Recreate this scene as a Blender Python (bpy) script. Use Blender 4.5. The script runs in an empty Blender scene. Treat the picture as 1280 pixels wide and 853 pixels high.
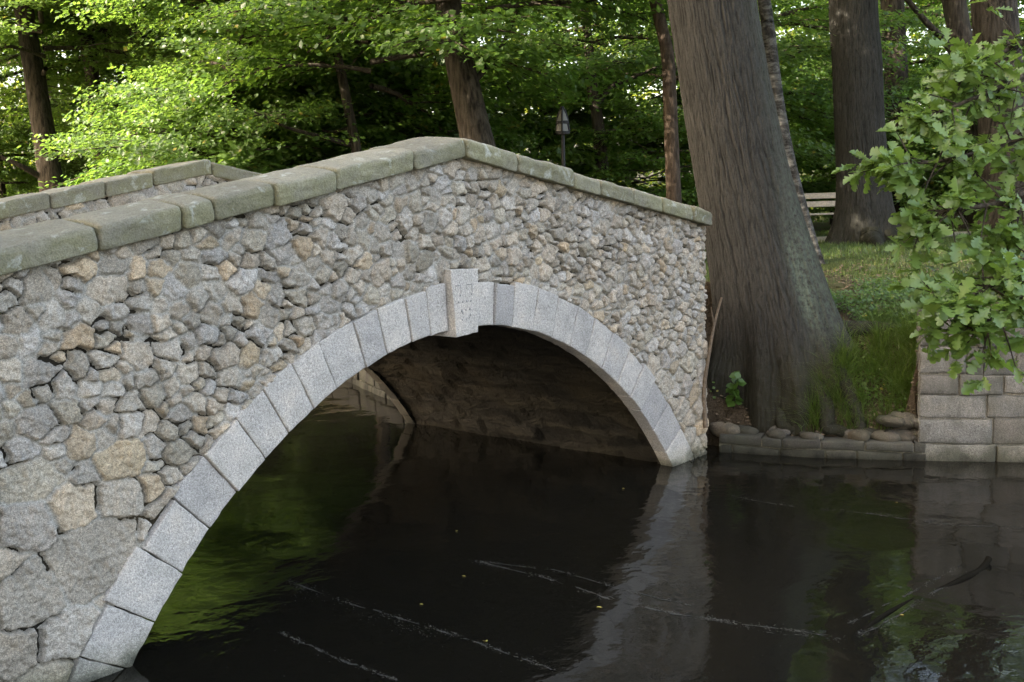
import bpy, bmesh, math, random
import numpy as np
from mathutils import Vector, Matrix
random.seed(7)
RNG = np.random.default_rng(11)
scene = bpy.context.scene
COL = scene.collection
PI = math.pi

# ------------------------------------------------------------------ helpers
def link(name, me, mat=None, parent=None):
    o = bpy.data.objects.new(name, me)
    COL.objects.link(o)
    if mat:
        me.materials.clear()
        for m in (mat if isinstance(mat, (list, tuple)) else [mat]):
            me.materials.append(m)
    if parent:
        o.parent = parent
    return o

def thing(name, label, cat, loc=(0, 0, 0), rz=0, group=None):
    o = bpy.data.objects.new(name, None)
    o.empty_display_size = .2
    COL.objects.link(o)
    o.location = loc
    o.rotation_euler = (0, 0, rz)
    return tag(o, label, cat, group)

def tag(o, label, cat, group=None):
    o['label'] = label
    o['category'] = cat
    if group:
        o['group'] = group
    return o

def np_mesh(name, V, F, smooth=True, nper=4):
    """V (n,3), F (m,nper) int arrays -> mesh"""
    V = np.asarray(V, np.float32); F = np.asarray(F, np.int32)
    me = bpy.data.meshes.new(name)
    me.vertices.add(len(V)); me.vertices.foreach_set('co', V.ravel())
    me.loops.add(F.size); me.loops.foreach_set('vertex_index', F.ravel())
    me.polygons.add(len(F))
    me.polygons.foreach_set('loop_start', np.arange(0, F.size, F.shape[1], dtype=np.int32))
    me.polygons.foreach_set('loop_total', np.full(len(F), F.shape[1], np.int32))
    me.polygons.foreach_set('use_smooth', np.full(len(F), smooth, bool))
    me.update(calc_edges=True); me.validate()
    return me

def add_color(me, name, arr):
    a = me.color_attributes.new(name, 'FLOAT_COLOR', 'POINT')
    arr = np.asarray(arr, np.float32)
    if arr.shape[1] == 3:
        arr = np.concatenate([arr, np.ones((len(arr), 1), np.float32)], 1)
    a.data.foreach_set('color', arr.ravel())

class Acc:
    """collects quad meshes (V, F) into one mesh"""
    def __init__(self): self.V = []; self.F = []; self.n = 0; self.C = []
    def add(self, V, F, C=None):
        V = np.asarray(V, float).reshape(-1, 3); F = np.asarray(F, int).reshape(-1, 4)
        self.V.append(V); self.F.append(F + self.n); self.n += len(V)
        self.C.append(np.tile(np.asarray(C if C is not None else (1, 1, 1), float), (len(V), 1)) if C is None or np.ndim(C) == 1 else C)
    def mesh(self, name, smooth=True, color=None):
        me = np_mesh(name, np.concatenate(self.V), np.concatenate(self.F), smooth)
        if color: add_color(me, color, np.concatenate(self.C))
        return me

def _h(ix, iy, seed):
    n = (ix.astype(np.int64) * 374761393 + iy.astype(np.int64) * 668265263 + seed * 1442695041) & 0xffffffff
    n = ((n ^ (n >> 13)) * 1274126177) & 0xffffffff
    n = (n ^ (n >> 16)) & 0xffffffff
    return n / 4294967295.0

def vnoise(x, y, seed=0, px=0):
    x = np.asarray(x, float); y = np.asarray(y, float)
    x0 = np.floor(x); y0 = np.floor(y); fx = x - x0; fy = y - y0
    fx = fx * fx * (3 - 2 * fx); fy = fy * fy * (3 - 2 * fy)
    a, b = x0, x0 + 1
    if px: a = np.mod(a, px); b = np.mod(b, px)
    c = _h(a, y0, seed); d = _h(b, y0, seed); e = _h(a, y0 + 1, seed); f = _h(b, y0 + 1, seed)
    return (c * (1 - fx) + d * fx) * (1 - fy) + (e * (1 - fx) + f * fx) * fy

def fbm(x, y, seed=0, oct=4, px=0):
    s = 0; a = .5; t = 0
    for i in range(oct):
        s = s + a * vnoise(x * 2 ** i, y * 2 ** i, seed + i * 17, px * 2 ** i if px else 0); t += a; a *= .55
    return s / t

def worley(u, v, seed, pu):
    """distance gap F2-F1 of a jittered cell pattern, periodic in u"""
    iu, iv = np.floor(u), np.floor(v); d1 = np.full(u.shape, 9.); d2 = np.full(u.shape, 9.)
    for a in (-1, 0, 1):
        for b in (-1, 0, 1):
            cu, cv = np.mod(iu + a, pu), iv + b
            du = iu + a + _h(cu, cv, seed) - u; dv = cv + _h(cu, cv, seed + 5) - v
            d = np.sqrt(du * du + dv * dv); d2 = np.where(d < d1, d1, np.minimum(d2, d)); d1 = np.minimum(d1, d)
    return d2 - d1

def sstep(a, b, x):
    t = np.clip((x - a) / (b - a), 0, 1); return t * t * (3 - 2 * t)

def grid_faces(n, m, wrap_n=False):
    """vertex index i*m+j ; i<n, j<m"""
    i = np.arange(n if wrap_n else n - 1); j = np.arange(m - 1)
    I, J = np.meshgrid(i, j, indexing='ij'); I2 = (I + 1) % n
    return np.stack([I * m + J, I2 * m + J, I2 * m + J + 1, I * m + J + 1], -1).reshape(-1, 4)

def tube(P, R, k=8, cap=True):
    """tube along polyline P with radii R -> V,F"""
    P = np.asarray(P, float); R = np.asarray(R, float); n = len(P)
    T = np.gradient(P, axis=0); T /= np.linalg.norm(T, axis=1)[:, None] + 1e-9
    ref = np.array([0, 0, 1.0]) if abs(T[0][2]) < .8 else np.array([1.0, 0, 0])
    A = np.cross(T, ref); A /= np.linalg.norm(A, axis=1)[:, None] + 1e-9
    B = np.cross(T, A)
    th = np.linspace(0, 2 * PI, k, endpoint=False)
    V = P[:, None] + R[:, None, None] * (A[:, None] * np.cos(th)[None, :, None] + B[:, None] * np.sin(th)[None, :, None])
    V = V.reshape(-1, 3)
    i = np.arange(n - 1); j = np.arange(k); I, J = np.meshgrid(i, j, indexing='ij'); J2 = (J + 1) % k
    F = np.stack([I * k + J, I * k + J2, (I + 1) * k + J2, (I + 1) * k + J], -1).reshape(-1, 4)
    return V, F

def box(acc, c, s, rot=None, C=None):
    c = np.array(c, float); s = np.array(s, float) / 2
    V = np.array([[x, y, z] for x in (-1, 1) for y in (-1, 1) for z in (-1, 1)], float) * s
    if rot is not None: V = V @ np.array(rot).T
    F = [(0, 1, 3, 2), (4, 6, 7, 5), (0, 4, 5, 1), (2, 3, 7, 6), (0, 2, 6, 4), (1, 5, 7, 3)]
    acc.add(V + c, F, C)

def bevel_mod(o, w=.006, seg=2):
    m = o.modifiers.new('bevel', 'BEVEL'); m.width = w; m.segments = seg; m.limit_method = 'ANGLE'

# ------------------------------------------------------------------ materials
class NT:
    def __init__(self, name):
        self.m = bpy.data.materials.new(name); self.m.use_nodes = True
        self.t = self.m.node_tree; self.t.nodes.clear()
        self.out = self.t.nodes.new('ShaderNodeOutputMaterial')
    def n(self, typ, **kw):
        nd = self.t.nodes.new('ShaderNode' + typ)
        for k, v in kw.items():
            if k in nd.inputs.keys() or isinstance(k, int):
                nd.inputs[k].default_value = v
            else:
                setattr(nd, k, v)
        return nd
    def l(self, a, b): self.t.links.new(a, b)
    def coord(self, scale=(1, 1, 1), kind='Object'):
        tc = self.n('TexCoord'); mp = self.n('Mapping'); mp.inputs['Scale'].default_value = scale
        self.l(tc.outputs[kind], mp.inputs['Vector']); return mp.outputs['Vector']
    def noise(self, vec, scale, detail=4, rough=.55, dist=0):
        nd = self.n('TexNoise'); nd.inputs['Scale'].default_value = scale; nd.inputs['Detail'].default_value = detail
        nd.inputs['Roughness'].default_value = rough; nd.inputs['Distortion'].default_value = dist
        if vec is not None: self.l(vec, nd.inputs['Vector'])
        return nd.outputs['Fac']
    def ramp(self, fac, stops):
        r = self.n('ValToRGB'); e = r.color_ramp.elements
        while len(e) > 1: e.remove(e[-1])
        for i, (p, c) in enumerate(stops):
            if i == 0: el = e[0]; el.position = p
            else: el = e.new(p)
            c = (c, c, c) if isinstance(c, (int, float)) else c
            el.color = (*c, 1)
        self.l(fac, r.inputs['Fac']); return r.outputs['Color']
    def mix(self, fac, a, b, mode='MIX'):
        m = self.n('Mix', data_type='RGBA', blend_type=mode)
        for s, v in (('Factor', fac), ('A', a), ('B', b)):
            sock = [i for i in m.inputs if i.name == s and i.type == ('VALUE' if s == 'Factor' else 'RGBA')][0]
            if isinstance(v, bpy.types.NodeSocket): self.l(v, sock)
            elif s == 'Factor': sock.default_value = v
            else: sock.default_value = (*v, 1)
        return [o for o in m.outputs if o.type == 'RGBA'][0]
    def math(self, op, a, b=0, clamp=False):
        m = self.n('Math', operation=op); m.use_clamp = clamp
        for i, v in enumerate((a, b)):
            if isinstance(v, bpy.types.NodeSocket): self.l(v, m.inputs[i])
            else: m.inputs[i].default_value = v
        return m.outputs[0]
    def attr(self, name, out='Color'):
        a = self.n('Attribute', attribute_name=name); return a.outputs[out]
    def bsdf(self, color, rough=.9, bump=None, dist=.01, strength=1, spec=.3):
        b = self.n('BsdfPrincipled')
        if isinstance(color, bpy.types.NodeSocket): self.l(color, b.inputs['Base Color'])
        else: b.inputs['Base Color'].default_value = (*color, 1)
        if isinstance(rough, bpy.types.NodeSocket): self.l(rough, b.inputs['Roughness'])
        else: b.inputs['Roughness'].default_value = rough
        b.inputs['Specular IOR Level'].default_value = spec
        if bump is not None:
            bp = self.n('Bump'); bp.inputs['Distance'].default_value = dist; bp.inputs['Strength'].default_value = strength
            self.l(bump, bp.inputs['Height']); self.l(bp.outputs['Normal'], b.inputs['Normal'])
        self.l(b.outputs[0], self.out.inputs['Surface']); return b

def granite(name, attr=None, base=(.34, .335, .325), speck=1.0, warm=.0, coord='Object', stain=False):
    M = NT(name); v = M.coord(kind=coord)
    s1 = M.noise(v, 190, 2, .6); s2 = M.noise(v, 75, 3, .6); s3 = M.noise(v, 5, 4, .6)
    c = M.attr(attr) if attr else M.mix(0, base, base)
    if not attr:
        oi = M.n('ObjectInfo')
        c = M.mix(1, c, M.ramp(oi.outputs['Random'], [(0, (.76, .76, .775)), (.5, (.98, .97, .955)), (1, (1.16, 1.13, 1.09))]), 'MULTIPLY')
    c = M.mix(.85 * speck, c, M.ramp(s1, [(.30, .35), (.45, .85), (.55, 1.08), (.68, 1.75)]), 'MULTIPLY')
    c = M.mix(.7 * speck, c, M.ramp(s2, [(.28, .45), (.48, 1.0), (.7, 1.45)]), 'MULTIPLY')
    c = M.mix(.55, c, M.ramp(s3, [(.3, (.62, .63, .61)), (.52, (1.0, .985, .965)), (.75, (1.22, 1.13, 1.0))]), 'MULTIPLY')
    if coord == 'Object':
        geo = M.n('NewGeometry'); sx = M.n('SeparateXYZ'); M.l(geo.outputs['Position'], sx.inputs[0])
        wet = M.math('ADD', sx.outputs['Z'], M.math('MULTIPLY', M.math('SUBTRACT', s3, .5), .22))
        c = M.mix(1, c, M.ramp(wet, [(0.0, (.22, .23, .19)), (.055, (.52, .53, .46)), (.10, (.8, .8, .75)), (.19, (1, 1, 1))]), 'MULTIPLY')
    if stain:
        s4 = M.noise(M.coord((1, 1, .45)), 3.2, 6, .7, .5)
        c = M.mix(M.ramp(s4, [(.44, 0), (.66, .8)]), c, (.055, .056, .042))
    h = M.math('ADD', M.math('MULTIPLY', s2, .6), M.math('MULTIPLY', s1, .35))
    M.bsdf(c, .88, h, .012, .8, .25)
    return M.m

def m_coping():
    M = NT('lichened_sandstone'); v = M.coord()
    n1 = M.noise(v, 3.2, 5, .6); n2 = M.noise(v, 26, 5, .65); n3 = M.noise(v, 120, 2); n4 = M.noise(v, 9, 4, .6, .6)
    geo = M.n('NewGeometry'); sx = M.n('SeparateXYZ'); M.l(geo.outputs['Normal'], sx.inputs[0])
    c = M.mix(n2, (.16, .148, .118), (.31, .295, .25))
    moss = M.mix(n2, (.10, .098, .038), (.24, .228, .11))
    side = M.ramp(sx.outputs['Z'], [(.0, .62), (.55, .42), (.95, .12)])      # moss grows on the upright, damp face
    mk = M.math('MULTIPLY', M.ramp(M.math('ADD', M.math('MULTIPLY', n1, .6), M.math('MULTIPLY', n4, .4)), [(.32, 0), (.54, 1)]), side)
    c = M.mix(mk, c, moss)
    c = M.mix(M.ramp(n4, [(.58, 0), (.70, .75)]), c, (.40, .41, .37))
    c = M.mix(.6, c, M.ramp(n3, [(.3, .6), (.5, 1), (.72, 1.35)]), 'MULTIPLY')
    c = M.mix(.5, c, M.ramp(n1, [(.3, .65), (.6, 1.1)]), 'MULTIPLY')
    oi = M.n('ObjectInfo'); c = M.mix(1, c, M.ramp(oi.outputs['Random'], [(0, .82), (1, 1.12)]), 'MULTIPLY')
    M.bsdf(c, .95, M.math('ADD', n2, M.math('MULTIPLY', n3, .5)), .012, .8, .2)
    return M.m

def m_vault():
    M = NT('damp_vault_stone'); v = M.coord((1, .35, 1)); v2 = M.coord()
    n1 = M.noise(v, 5, 5, .6, .5); n2 = M.noise(v2, 30, 4, .6); n3 = M.noise(v2, 1.1, 3)
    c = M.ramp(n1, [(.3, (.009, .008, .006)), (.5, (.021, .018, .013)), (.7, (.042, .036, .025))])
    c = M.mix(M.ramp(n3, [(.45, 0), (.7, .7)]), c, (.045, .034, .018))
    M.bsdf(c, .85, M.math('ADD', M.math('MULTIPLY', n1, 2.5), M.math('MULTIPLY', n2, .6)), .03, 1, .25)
    return M.m

def m_bark(name, dark, light, zs=.16, scale=24, moss=None, birch=False):
    M = NT(name); v = M.coord((1, 1, zs)); v2 = M.coord()
    n1 = M.noise(v, scale, 4, .6, .35); n2 = M.noise(v2, 60, 3, .6); n3 = M.noise(v2, 1.6, 3)
    c = M.ramp(n1, [(.25, dark), (.5, light)]) if moss else M.ramp(n1, [(.34, dark), (.62, light)])
    c = M.mix(.5, c, M.ramp(n3, [(.3, .85), (.7, 1.12)]), 'MULTIPLY')
    c = M.mix(.5, c, M.ramp(n2, [(.3, .7), (.7, 1.25)]), 'MULTIPLY')
    if moss:
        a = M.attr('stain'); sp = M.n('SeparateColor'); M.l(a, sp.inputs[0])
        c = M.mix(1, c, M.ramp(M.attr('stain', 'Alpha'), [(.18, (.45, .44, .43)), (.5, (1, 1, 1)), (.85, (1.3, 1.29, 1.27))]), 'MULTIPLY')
        n4 = M.noise(v2, 22, 5, .7)
        ml = M.math('MULTIPLY', sp.outputs[0], M.ramp(n4, [(.35, 0), (.6, 1)]))
        c = M.mix(ml, c, (.095, .115, .09))
        mm = M.math('MULTIPLY', sp.outputs[1], M.ramp(n4, [(.35, .15), (.6, 1)]))
        c = M.mix(mm, c, (.030, .032, .010))
        ms = M.math('MULTIPLY', sp.outputs[2], M.ramp(n4, [(.3, .2), (.6, .9)]))
        c = M.mix(ms, c, (.014, .012, .009))
    if birch:
        v3 = M.coord((1, 1, 3)); b = M.noise(v3, 4.0, 5, .75, .8)
        c = M.mix(M.ramp(b, [(.46, 0), (.62, .75)]), c, (.13, .127, .118))
    M.bsdf(c, .95, M.math('ADD', n1, M.math('MULTIPLY', n2, .25)), .015 if moss else .03, 1, .15)
    return M.m

def m_leaf(name, c1, c2, trans=(.20, .36, .045), tf=.48, rough=.42, back=None):
    M = NT(name)
    a = M.attr('tint'); sp = M.n('SeparateColor'); M.l(a, sp.inputs[0])
    c = M.mix(sp.outputs[0], c1, c2)
    oi = M.n('ObjectInfo')
    c = M.mix(1, c, M.ramp(oi.outputs['Random'], [(0, (.8, .85, .85)), (.5, (1, 1, 1)), (1, (1.15, 1.08, .8))]), 'MULTIPLY')
    yl = M.math('GREATER_THAN', sp.outputs[1], .985)
    c = M.mix(M.math('MULTIPLY', yl, .7), c, (.26, .19, .03))
    tc = M.mix(.6, c, trans)
    b = M.n('BsdfPrincipled'); M.l(c, b.inputs['Base Color'])
    b.inputs['Roughness'].default_value = rough; b.inputs['Specular IOR Level'].default_value = .55
    t = M.n('BsdfTranslucent'); M.l(tc, t.inputs['Color'])
    mx = M.n('MixShader'); mx.inputs[0].default_value = tf
    M.l(b.outputs[0], mx.inputs[1]); M.l(t.outputs[0], mx.inputs[2]); M.l(mx.outputs[0], M.out.inputs['Surface'])
    return M.m

def m_ground():
    M = NT('woodland_ground'); v = M.coord()
    n1 = M.noise(v, .9, 5, .6); n2 = M.noise(v, 14, 5, .65); n3 = M.noise(v, 60, 3, .6)
    earth = M.mix(n2, (.035, .026, .018), (.095, .072, .05))
    grass = M.mix(n2, (.03, .048, .012), (.075, .10, .025))
    c = M.mix(M.math('MULTIPLY', M.ramp(n1, [(.36, .1), (.52, .9)]), M.attr('lawn', 'Fac')), earth, grass)
    c = M.mix(.6, c, M.ramp(n3, [(.3, .55), (.7, 1.4)]), 'MULTIPLY')
    M.bsdf(c, .97, M.math('ADD', n2, n3), .03, 1, .1)
    return M.m

def m_path():
    M = NT('pale_gravel_path'); v = M.coord()
    n2 = M.noise(v, 45, 4, .7); n1 = M.noise(v, 1.5, 4)
    c = M.mix(n2, (.22, .185, .14), (.42, .37, .30)); c = M.mix(.4, c, M.ramp(n1, [(.3, .7), (.7, 1.15)]), 'MULTIPLY')
    M.bsdf(c, .95, n2, .01, .8, .15); return M.m

def m_water():
    M = NT('dark_still_water'); v = M.coord((1, 1, 1)); 
    n1 = M.noise(v, 2.2, 3, .5, .4); n2 = M.noise(v, 9, 3, .55); n3 = M.noise(v, .55, 2)
    amp = M.ramp(n3, [(.38, .25), (.62, 1)])
    h = M.math('ADD', M.math('MULTIPLY', n1, 1.0), M.math('MULTIPLY', n2, .20))
    h = M.math('MULTIPLY', h, amp)
    film = M.noise(M.coord((1, 1, 1)), 3.0, 6, .7, 1.0)
    b = M.bsdf((.007, .0065, .005), M.ramp(film, [(.42, .03), (.66, .10)]), h, .014, 1.0, .5)
    b.inputs['IOR'].default_value = 1.33
    return M.m

def plain(name, color, rough=.6, metal=0, nscale=20, var=.3, spec=.3):
    M = NT(name); v = M.coord(); n = M.noise(v, nscale, 4, .6)
    c = M.mix(1, color, M.ramp(n, [(.3, 1 - var), (.7, 1 + var)]), 'MULTIPLY')
    b = M.bsdf(c, rough, n, .003, .5, spec); b.inputs['Metallic'].default_value = metal
    return M.m

MAT = dict(
    rubble=granite('rubble_granite', attr='tint', speck=.85),
    wall_dark=granite('dark_arch_granite', base=(.06, .057, .05), speck=.7),  # much darker granite colour, worn only by the far arch ring
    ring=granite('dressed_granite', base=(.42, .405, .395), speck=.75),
    wall=granite('grey_wall_granite', attr='tint', speck=.9, stain=True),
    coping=m_coping(), vault=m_vault(),
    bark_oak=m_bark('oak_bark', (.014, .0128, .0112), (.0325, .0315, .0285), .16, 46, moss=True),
    bark_dark=m_bark('dark_bark', (.014, .011, .009), (.06, .05, .04), .16, 20),
    bark_brown=m_bark('brown_bark', (.028, .020, .015), (.075, .055, .041), .2, 24),
    bark_birch=m_bark('birch_bark', (.012, .011, .010), (.045, .042, .038), .5, 12, birch=True),
    twig=m_bark('twig_bark', (.02, .016, .012), (.06, .05, .038), .4, 30),
    leaf_tree=m_leaf('maple_leaves', (.035, .085, .018), (.075, .15, .03)),
    leaf_lime=m_leaf('lime_leaves', (.045, .098, .022), (.085, .150, .036), trans=(.21, .36, .05), tf=.48),
    leaf_oak=m_leaf('oak_leaves', (.095, .165, .036), (.15, .235, .056), trans=(.22, .34, .04), tf=.35, rough=.38),
    leaf_far=m_leaf('far_leaves', (.04, .085, .015), (.10, .15, .03), trans=(.40, .44, .05), tf=.5),
    grass=m_leaf('grass_blades', (.035, .070, .014), (.085, .135, .030), trans=(.15, .22, .03), tf=.3),
    tuft=m_leaf('long_grass_blades', (.040, .085, .016), (.11, .165, .04), trans=(.16, .25, .03), tf=.35, rough=.35),
    clover=m_leaf('ground_cover_leaves', (.035, .085, .012), (.07, .14, .025), trans=(.2, .3, .03), tf=.35),
    ground=m_ground(), path=m_path(), water=m_water(),
    wood=plain('weathered_bench_wood', (.50, .42, .33), .7, 0, 30, .25),
    iron=plain('black_iron', (.018, .018, .02), .5, .3, 40),
    glass=plain('frosted_lamp_pane', (.17, .17, .165), .4, 0, 8, .12),
    scum=plain('floating_dust', (.10, .098, .088), .9, 0, 30, .3),
    deadleaf=plain('yellow_dead_leaf', (.45, .36, .09), .7, 0, 80, .3),
    stick=plain('dead_wood', (.14, .105, .075), .9, 0, 40, .35),
    film=plain('floating_film', (.030, .030, .027), .9, 0, 60, .6, .1),
    wet_wood=plain('wet_wood', (.008, .007, .005), 1.0, 0, 40, .3, .03),
    mark=plain('worn_carving', (.27, .27, .265), .95, 0, 60, .3),
)

# ------------------------------------------------------------------ camera
CAM = np.array([-5.160, -5.003, 2.301]); YAW, PIT, ROL, FPX = .84388, .12885, .029556, 1344.54
FW = np.array([math.sin(YAW) * math.cos(PIT), math.cos(YAW) * math.cos(PIT), -math.sin(PIT)])
RT = np.array([math.cos(YAW), -math.sin(YAW), 0]); UP = np.cross(RT, FW)
cr, sr = math.cos(ROL), math.sin(ROL)
RT2 = RT * cr - UP * sr; UP2 = UP * cr + RT * sr      # rolled axes
cd = bpy.data.cameras.new('camera'); cam = bpy.data.objects.new('camera', cd); COL.objects.link(cam)
R = Matrix((RT2, UP2, -FW)).transposed()
cam.matrix_world = Matrix.Translation(CAM) @ R.to_4x4()
cd.sensor_width = 36; cd.lens = FPX / 1280 * 36; cd.clip_end = 600; cd.clip_start = .05
scene.camera = cam

def at(px, py, D):
    """a place seen at photo pixel (px,py) at depth D metres"""
    u = (px - 640) / FPX; v = (py - 426.5) / FPX
    return CAM + D * (FW + RT2 * u - UP2 * v)

# ------------------------------------------------------------------ terrain
RB = [(-60, 42), (-30, 22), (-14, 11.0), (-8, 7.3), (-2.32, 4.31), (-1.61, 3.88), (-.73, 3.42), (.1, 3.15), (3.3, 3.12), (4.2, 3.19), (5.93, 3.88), (9, 3.9), (12, 3.0), (20, .5), (30, -4), (45, -14), (80, -40)]
LB = [(-60, -9), (-14, -6.4), (-5, -4.75), (-2, -4.25), (0, -3.4), (3.3, -3.4), (6, -4.2), (12, -6.5), (20, -10), (30, -16), (45, -28), (80, -58)]
RBy, RBx = map(np.array, zip(*RB)); LBy, LBx = map(np.array, zip(*LB))
def xr(y): return np.interp(y, RBy, RBx)
def xl(y): return np.interp(y, LBy, LBx)
WALL_Y = -1.5            # where the quay wall ends and the open bank begins
def ground_z(x, y):
    x = np.asarray(x, float); y = np.asarray(y, float)
    d = x - xr(y)
    flat = 1.26 + .18 * sstep(1, 9, d) + .06 * (fbm(x * .35, y * .35, 3) - .5) + .9 * sstep(25, 90, d)
    bank = np.interp(d, [0, .15, .30, .55, 1.0, 1.7, 2.6], [.10, .13, .34, .62, .92, 1.18, 1.27]) + .05 * (fbm(x * 3, y * 3, 8) - .5)
    k = sstep(WALL_Y - .05, WALL_Y + .05, y) * (1 - sstep(.25, .6, y))
    zr = np.where(d < 2.6, bank * k + flat * (1 - k), flat); zr = np.where(d < .15, -.9, zr)
    fb = np.interp(d, [.15, .5, 1.5, 3.2, 5], [.27, .42, .8, 1.2, 1.3]); kf = sstep(3.35, 3.6, y); zr = np.where((d < 5) & (d >= .15), fb * kf + zr * (1 - kf), zr)
    br = sstep(-.1, .5, y) * (1 - sstep(2.9, 3.3, y)) * (1 - sstep(0, 4, d)); zr = zr + br * .22
    dl = xl(y) - x
    zl = np.interp(dl, [0, .5, 1.6, 4, 60], [.1, .55, .95, 1.3, 2.2]) + .06 * (fbm(x * .5, y * .5, 5) - .5)
    brl = sstep(-.1, .3, y) * (1 - sstep(3.0, 3.4, y)); zl = zl * (1 - brl) + np.maximum(zl, 1.4) * brl
    z = np.where(d >= 0, zr, np.where(dl >= 0, zl, -.9))
    return z

def axis(fine0, fine1, step, far):
    a = [fine0]
    s = step
    while a[0] > -far: s *= 1.18; a.insert(0, a[0] - s)
    x = fine0
    while x < fine1: x += step; a.append(x)
    s = step
    while a[-1] < far: s *= 1.18; a.append(a[-1] + s)
    return np.array(a)
gx = axis(-7, 12, .1, 220); gy = axis(-8, 8, .1, 220)
X, Y = np.meshgrid(gx, gy, indexing='ij'); Z = ground_z(X, Y)
me = np_mesh('ground', np.stack([X, Y, Z], -1).reshape(-1, 3), grid_faces(len(gx), len(gy)))
LW = sstep(1.6, 2.6, X - xr(Y)) * .9 + sstep(.8, 2.5, xl(Y) - X) * .8 + sstep(3.5, 4.5, Y) * sstep(.3, 1, X - xr(Y))
add_color(me, 'lawn', np.repeat(np.clip(LW, 0, 1).reshape(-1, 1), 3, 1))
o = link('ground', me, MAT['ground']); o['kind'] = 'structure'

# path: a ribbon draped 2 cm over the ground
PATH = np.array([(2.9, 1.65), (4.2, 2.9), (6.5, 4.6), (10, 5.4), (13.6, 3.9), (17, .8), (21, -3), (27, -7), (36, -10)])
def smooth_poly(P, n=80):
    P = np.asarray(P, float); t = np.linspace(0, len(P) - 1, n); out = []
    for tt in t:
        i = int(min(tt, len(P) - 2)); f = tt - i
        p0, p1, p2, p3 = P[max(i - 1, 0)], P[i], P[i + 1], P[min(i + 2, len(P) - 1)]
        out.append(.5 * ((2 * p1) + (p2 - p0) * f + (2 * p0 - 5 * p1 + 4 * p2 - p3) * f * f + (3 * p1 - p0 - 3 * p2 + p3) * f ** 3))
    return np.array(out)
pp = smooth_poly(PATH, 120); T = np.gradient(pp, axis=0); T /= np.linalg.norm(T, axis=1)[:, None]; N = np.stack([-T[:, 1], T[:, 0]], -1)
ww = np.linspace(-.85, .85, 9)
PV = pp[:, None] + N[:, None] * ww[None, :, None] * (1 + .12 * np.sin(np.arange(120) * .9))[:, None, None]
PZ = ground_z(PV[..., 0], PV[..., 1]) + .03 * (1 - (np.abs(ww) / .85) ** 6)[None] + .005
me = np_mesh('path', np.concatenate([PV, PZ[..., None]], -1).reshape(-1, 3), grid_faces(120, 9))
o = link('path', me, MAT['path']); o['kind'] = 'structure'

# water sheet
wx = np.array([-60, -12, -6, 0, 6, 12, 60.]); wy = np.array([-60, -12, -6, 0, 6, 12, 40, 90.])
X, Y = np.meshgrid(wx, wy, indexing='ij')
me = np_mesh('water', np.stack([X, Y, 0 * X], -1).reshape(-1, 3), grid_faces(len(wx), len(wy)))
o = link('water', me, MAT['water']); o['kind'] = 'structure'

# ------------------------------------------------------------------ stone helpers
def stone_block(acc, q, mapf, c_front, c_back, res=.03, rnd=.012, namp=.004, seed=0, tint=None, gap=.004, bulge=0.0):
    """block whose outline is the quad q=[(u,v)x4] (ccw) in a 2-D chart, mapf(u,v,c)->xyz, c = outward height"""
    q = np.array(q, float)
    lu = (np.linalg.norm(q[1] - q[0]) + np.linalg.norm(q[2] - q[3])) / 2; lv = (np.linalg.norm(q[3] - q[0]) + np.linalg.norm(q[2] - q[1])) / 2
    nu = max(6, int(lu / res) + 3); nv = max(6, int(lv / res) + 3)
    def sp(n, L):
        e = min(rnd / L, .2); g = min((gap + .0005) / L, .1)
        return np.concatenate([[g, g + e * .4, g + e], np.linspace(g + e, 1 - g - e, n - 4)[1:-1], [1 - g - e, 1 - g - e * .4, 1 - g]])
    a = sp(nu, lu); b = sp(nv, lv); A, B = np.meshgrid(a, b, indexing='ij')
    U = ((1 - A) * (1 - B))[..., None] * q[0] + (A * (1 - B))[..., None] * q[1] + (A * B)[..., None] * q[2] + ((1 - A) * B)[..., None] * q[3]
    d = np.minimum(np.minimum(A, 1 - A) * lu, np.minimum(B, 1 - B) * lv) - gap
    r = rnd * (.6 + .9 * vnoise(U[..., 0] * 14 + seed, U[..., 1] * 14, seed))
    h = c_front - r * (1 - np.sqrt(np.clip(1 - (1 - np.clip(d / r, 0, 1)) ** 2, 0, 1)))
    h = h + namp * 2 * (fbm(U[..., 0] * 9 + seed * 3.1, U[..., 1] * 9, seed, 4) - .5) + bulge * np.clip(d / .05, 0, 1)
    wob = (vnoise(U[..., 0] * 20, U[..., 1] * 20, seed + 5) - .5) * .006
    U = U + wob[..., None]
    n, m = len(a), len(b)
    front = mapf(U[..., 0], U[..., 1], h)
    back = mapf(U[..., 0], U[..., 1], np.full_like(h, c_back))
    V = [front.reshape(-1, 3)]; F = [grid_faces(n, m)]
    ring = [(i, 0) for i in range(n)] + [(n - 1, j) for j in range(1, m)] + [(i, m - 1) for i in range(n - 2, -1, -1)] + [(0, j) for j in range(m - 2, 0, -1)]
    bi = np.array([back[i, j] for i, j in ring]); fi = np.array([i * m + j for i, j in ring]); k = len(ring); off = n * m
    V.append(bi); nx = np.roll(np.arange(k), -1)
    F.append(np.stack([fi, off + np.arange(k), off + nx, fi[nx]], -1))
    V = np.concatenate(V); F = np.concatenate(F)
    t = tint if tint is not None else (1, 1, 1)
    acc.add(V, F, t)

GREY = np.array([(.345, .33, .305), (.38, .37, .355), (.31, .30, .28), (.37, .345, .31), (.385, .385, .39), (.33, .315, .28), (.385, .352, .312), (.355, .345, .335)])
def rand_tint(rng, warm=.12):
    c = GREY[rng.integers(len(GREY))] * rng.uniform(.80, 1.2)
    if rng.random() < warm: c = c * np.array([1.09, .99, .86])
    return c * np.array([.94, .885, .815])

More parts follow.
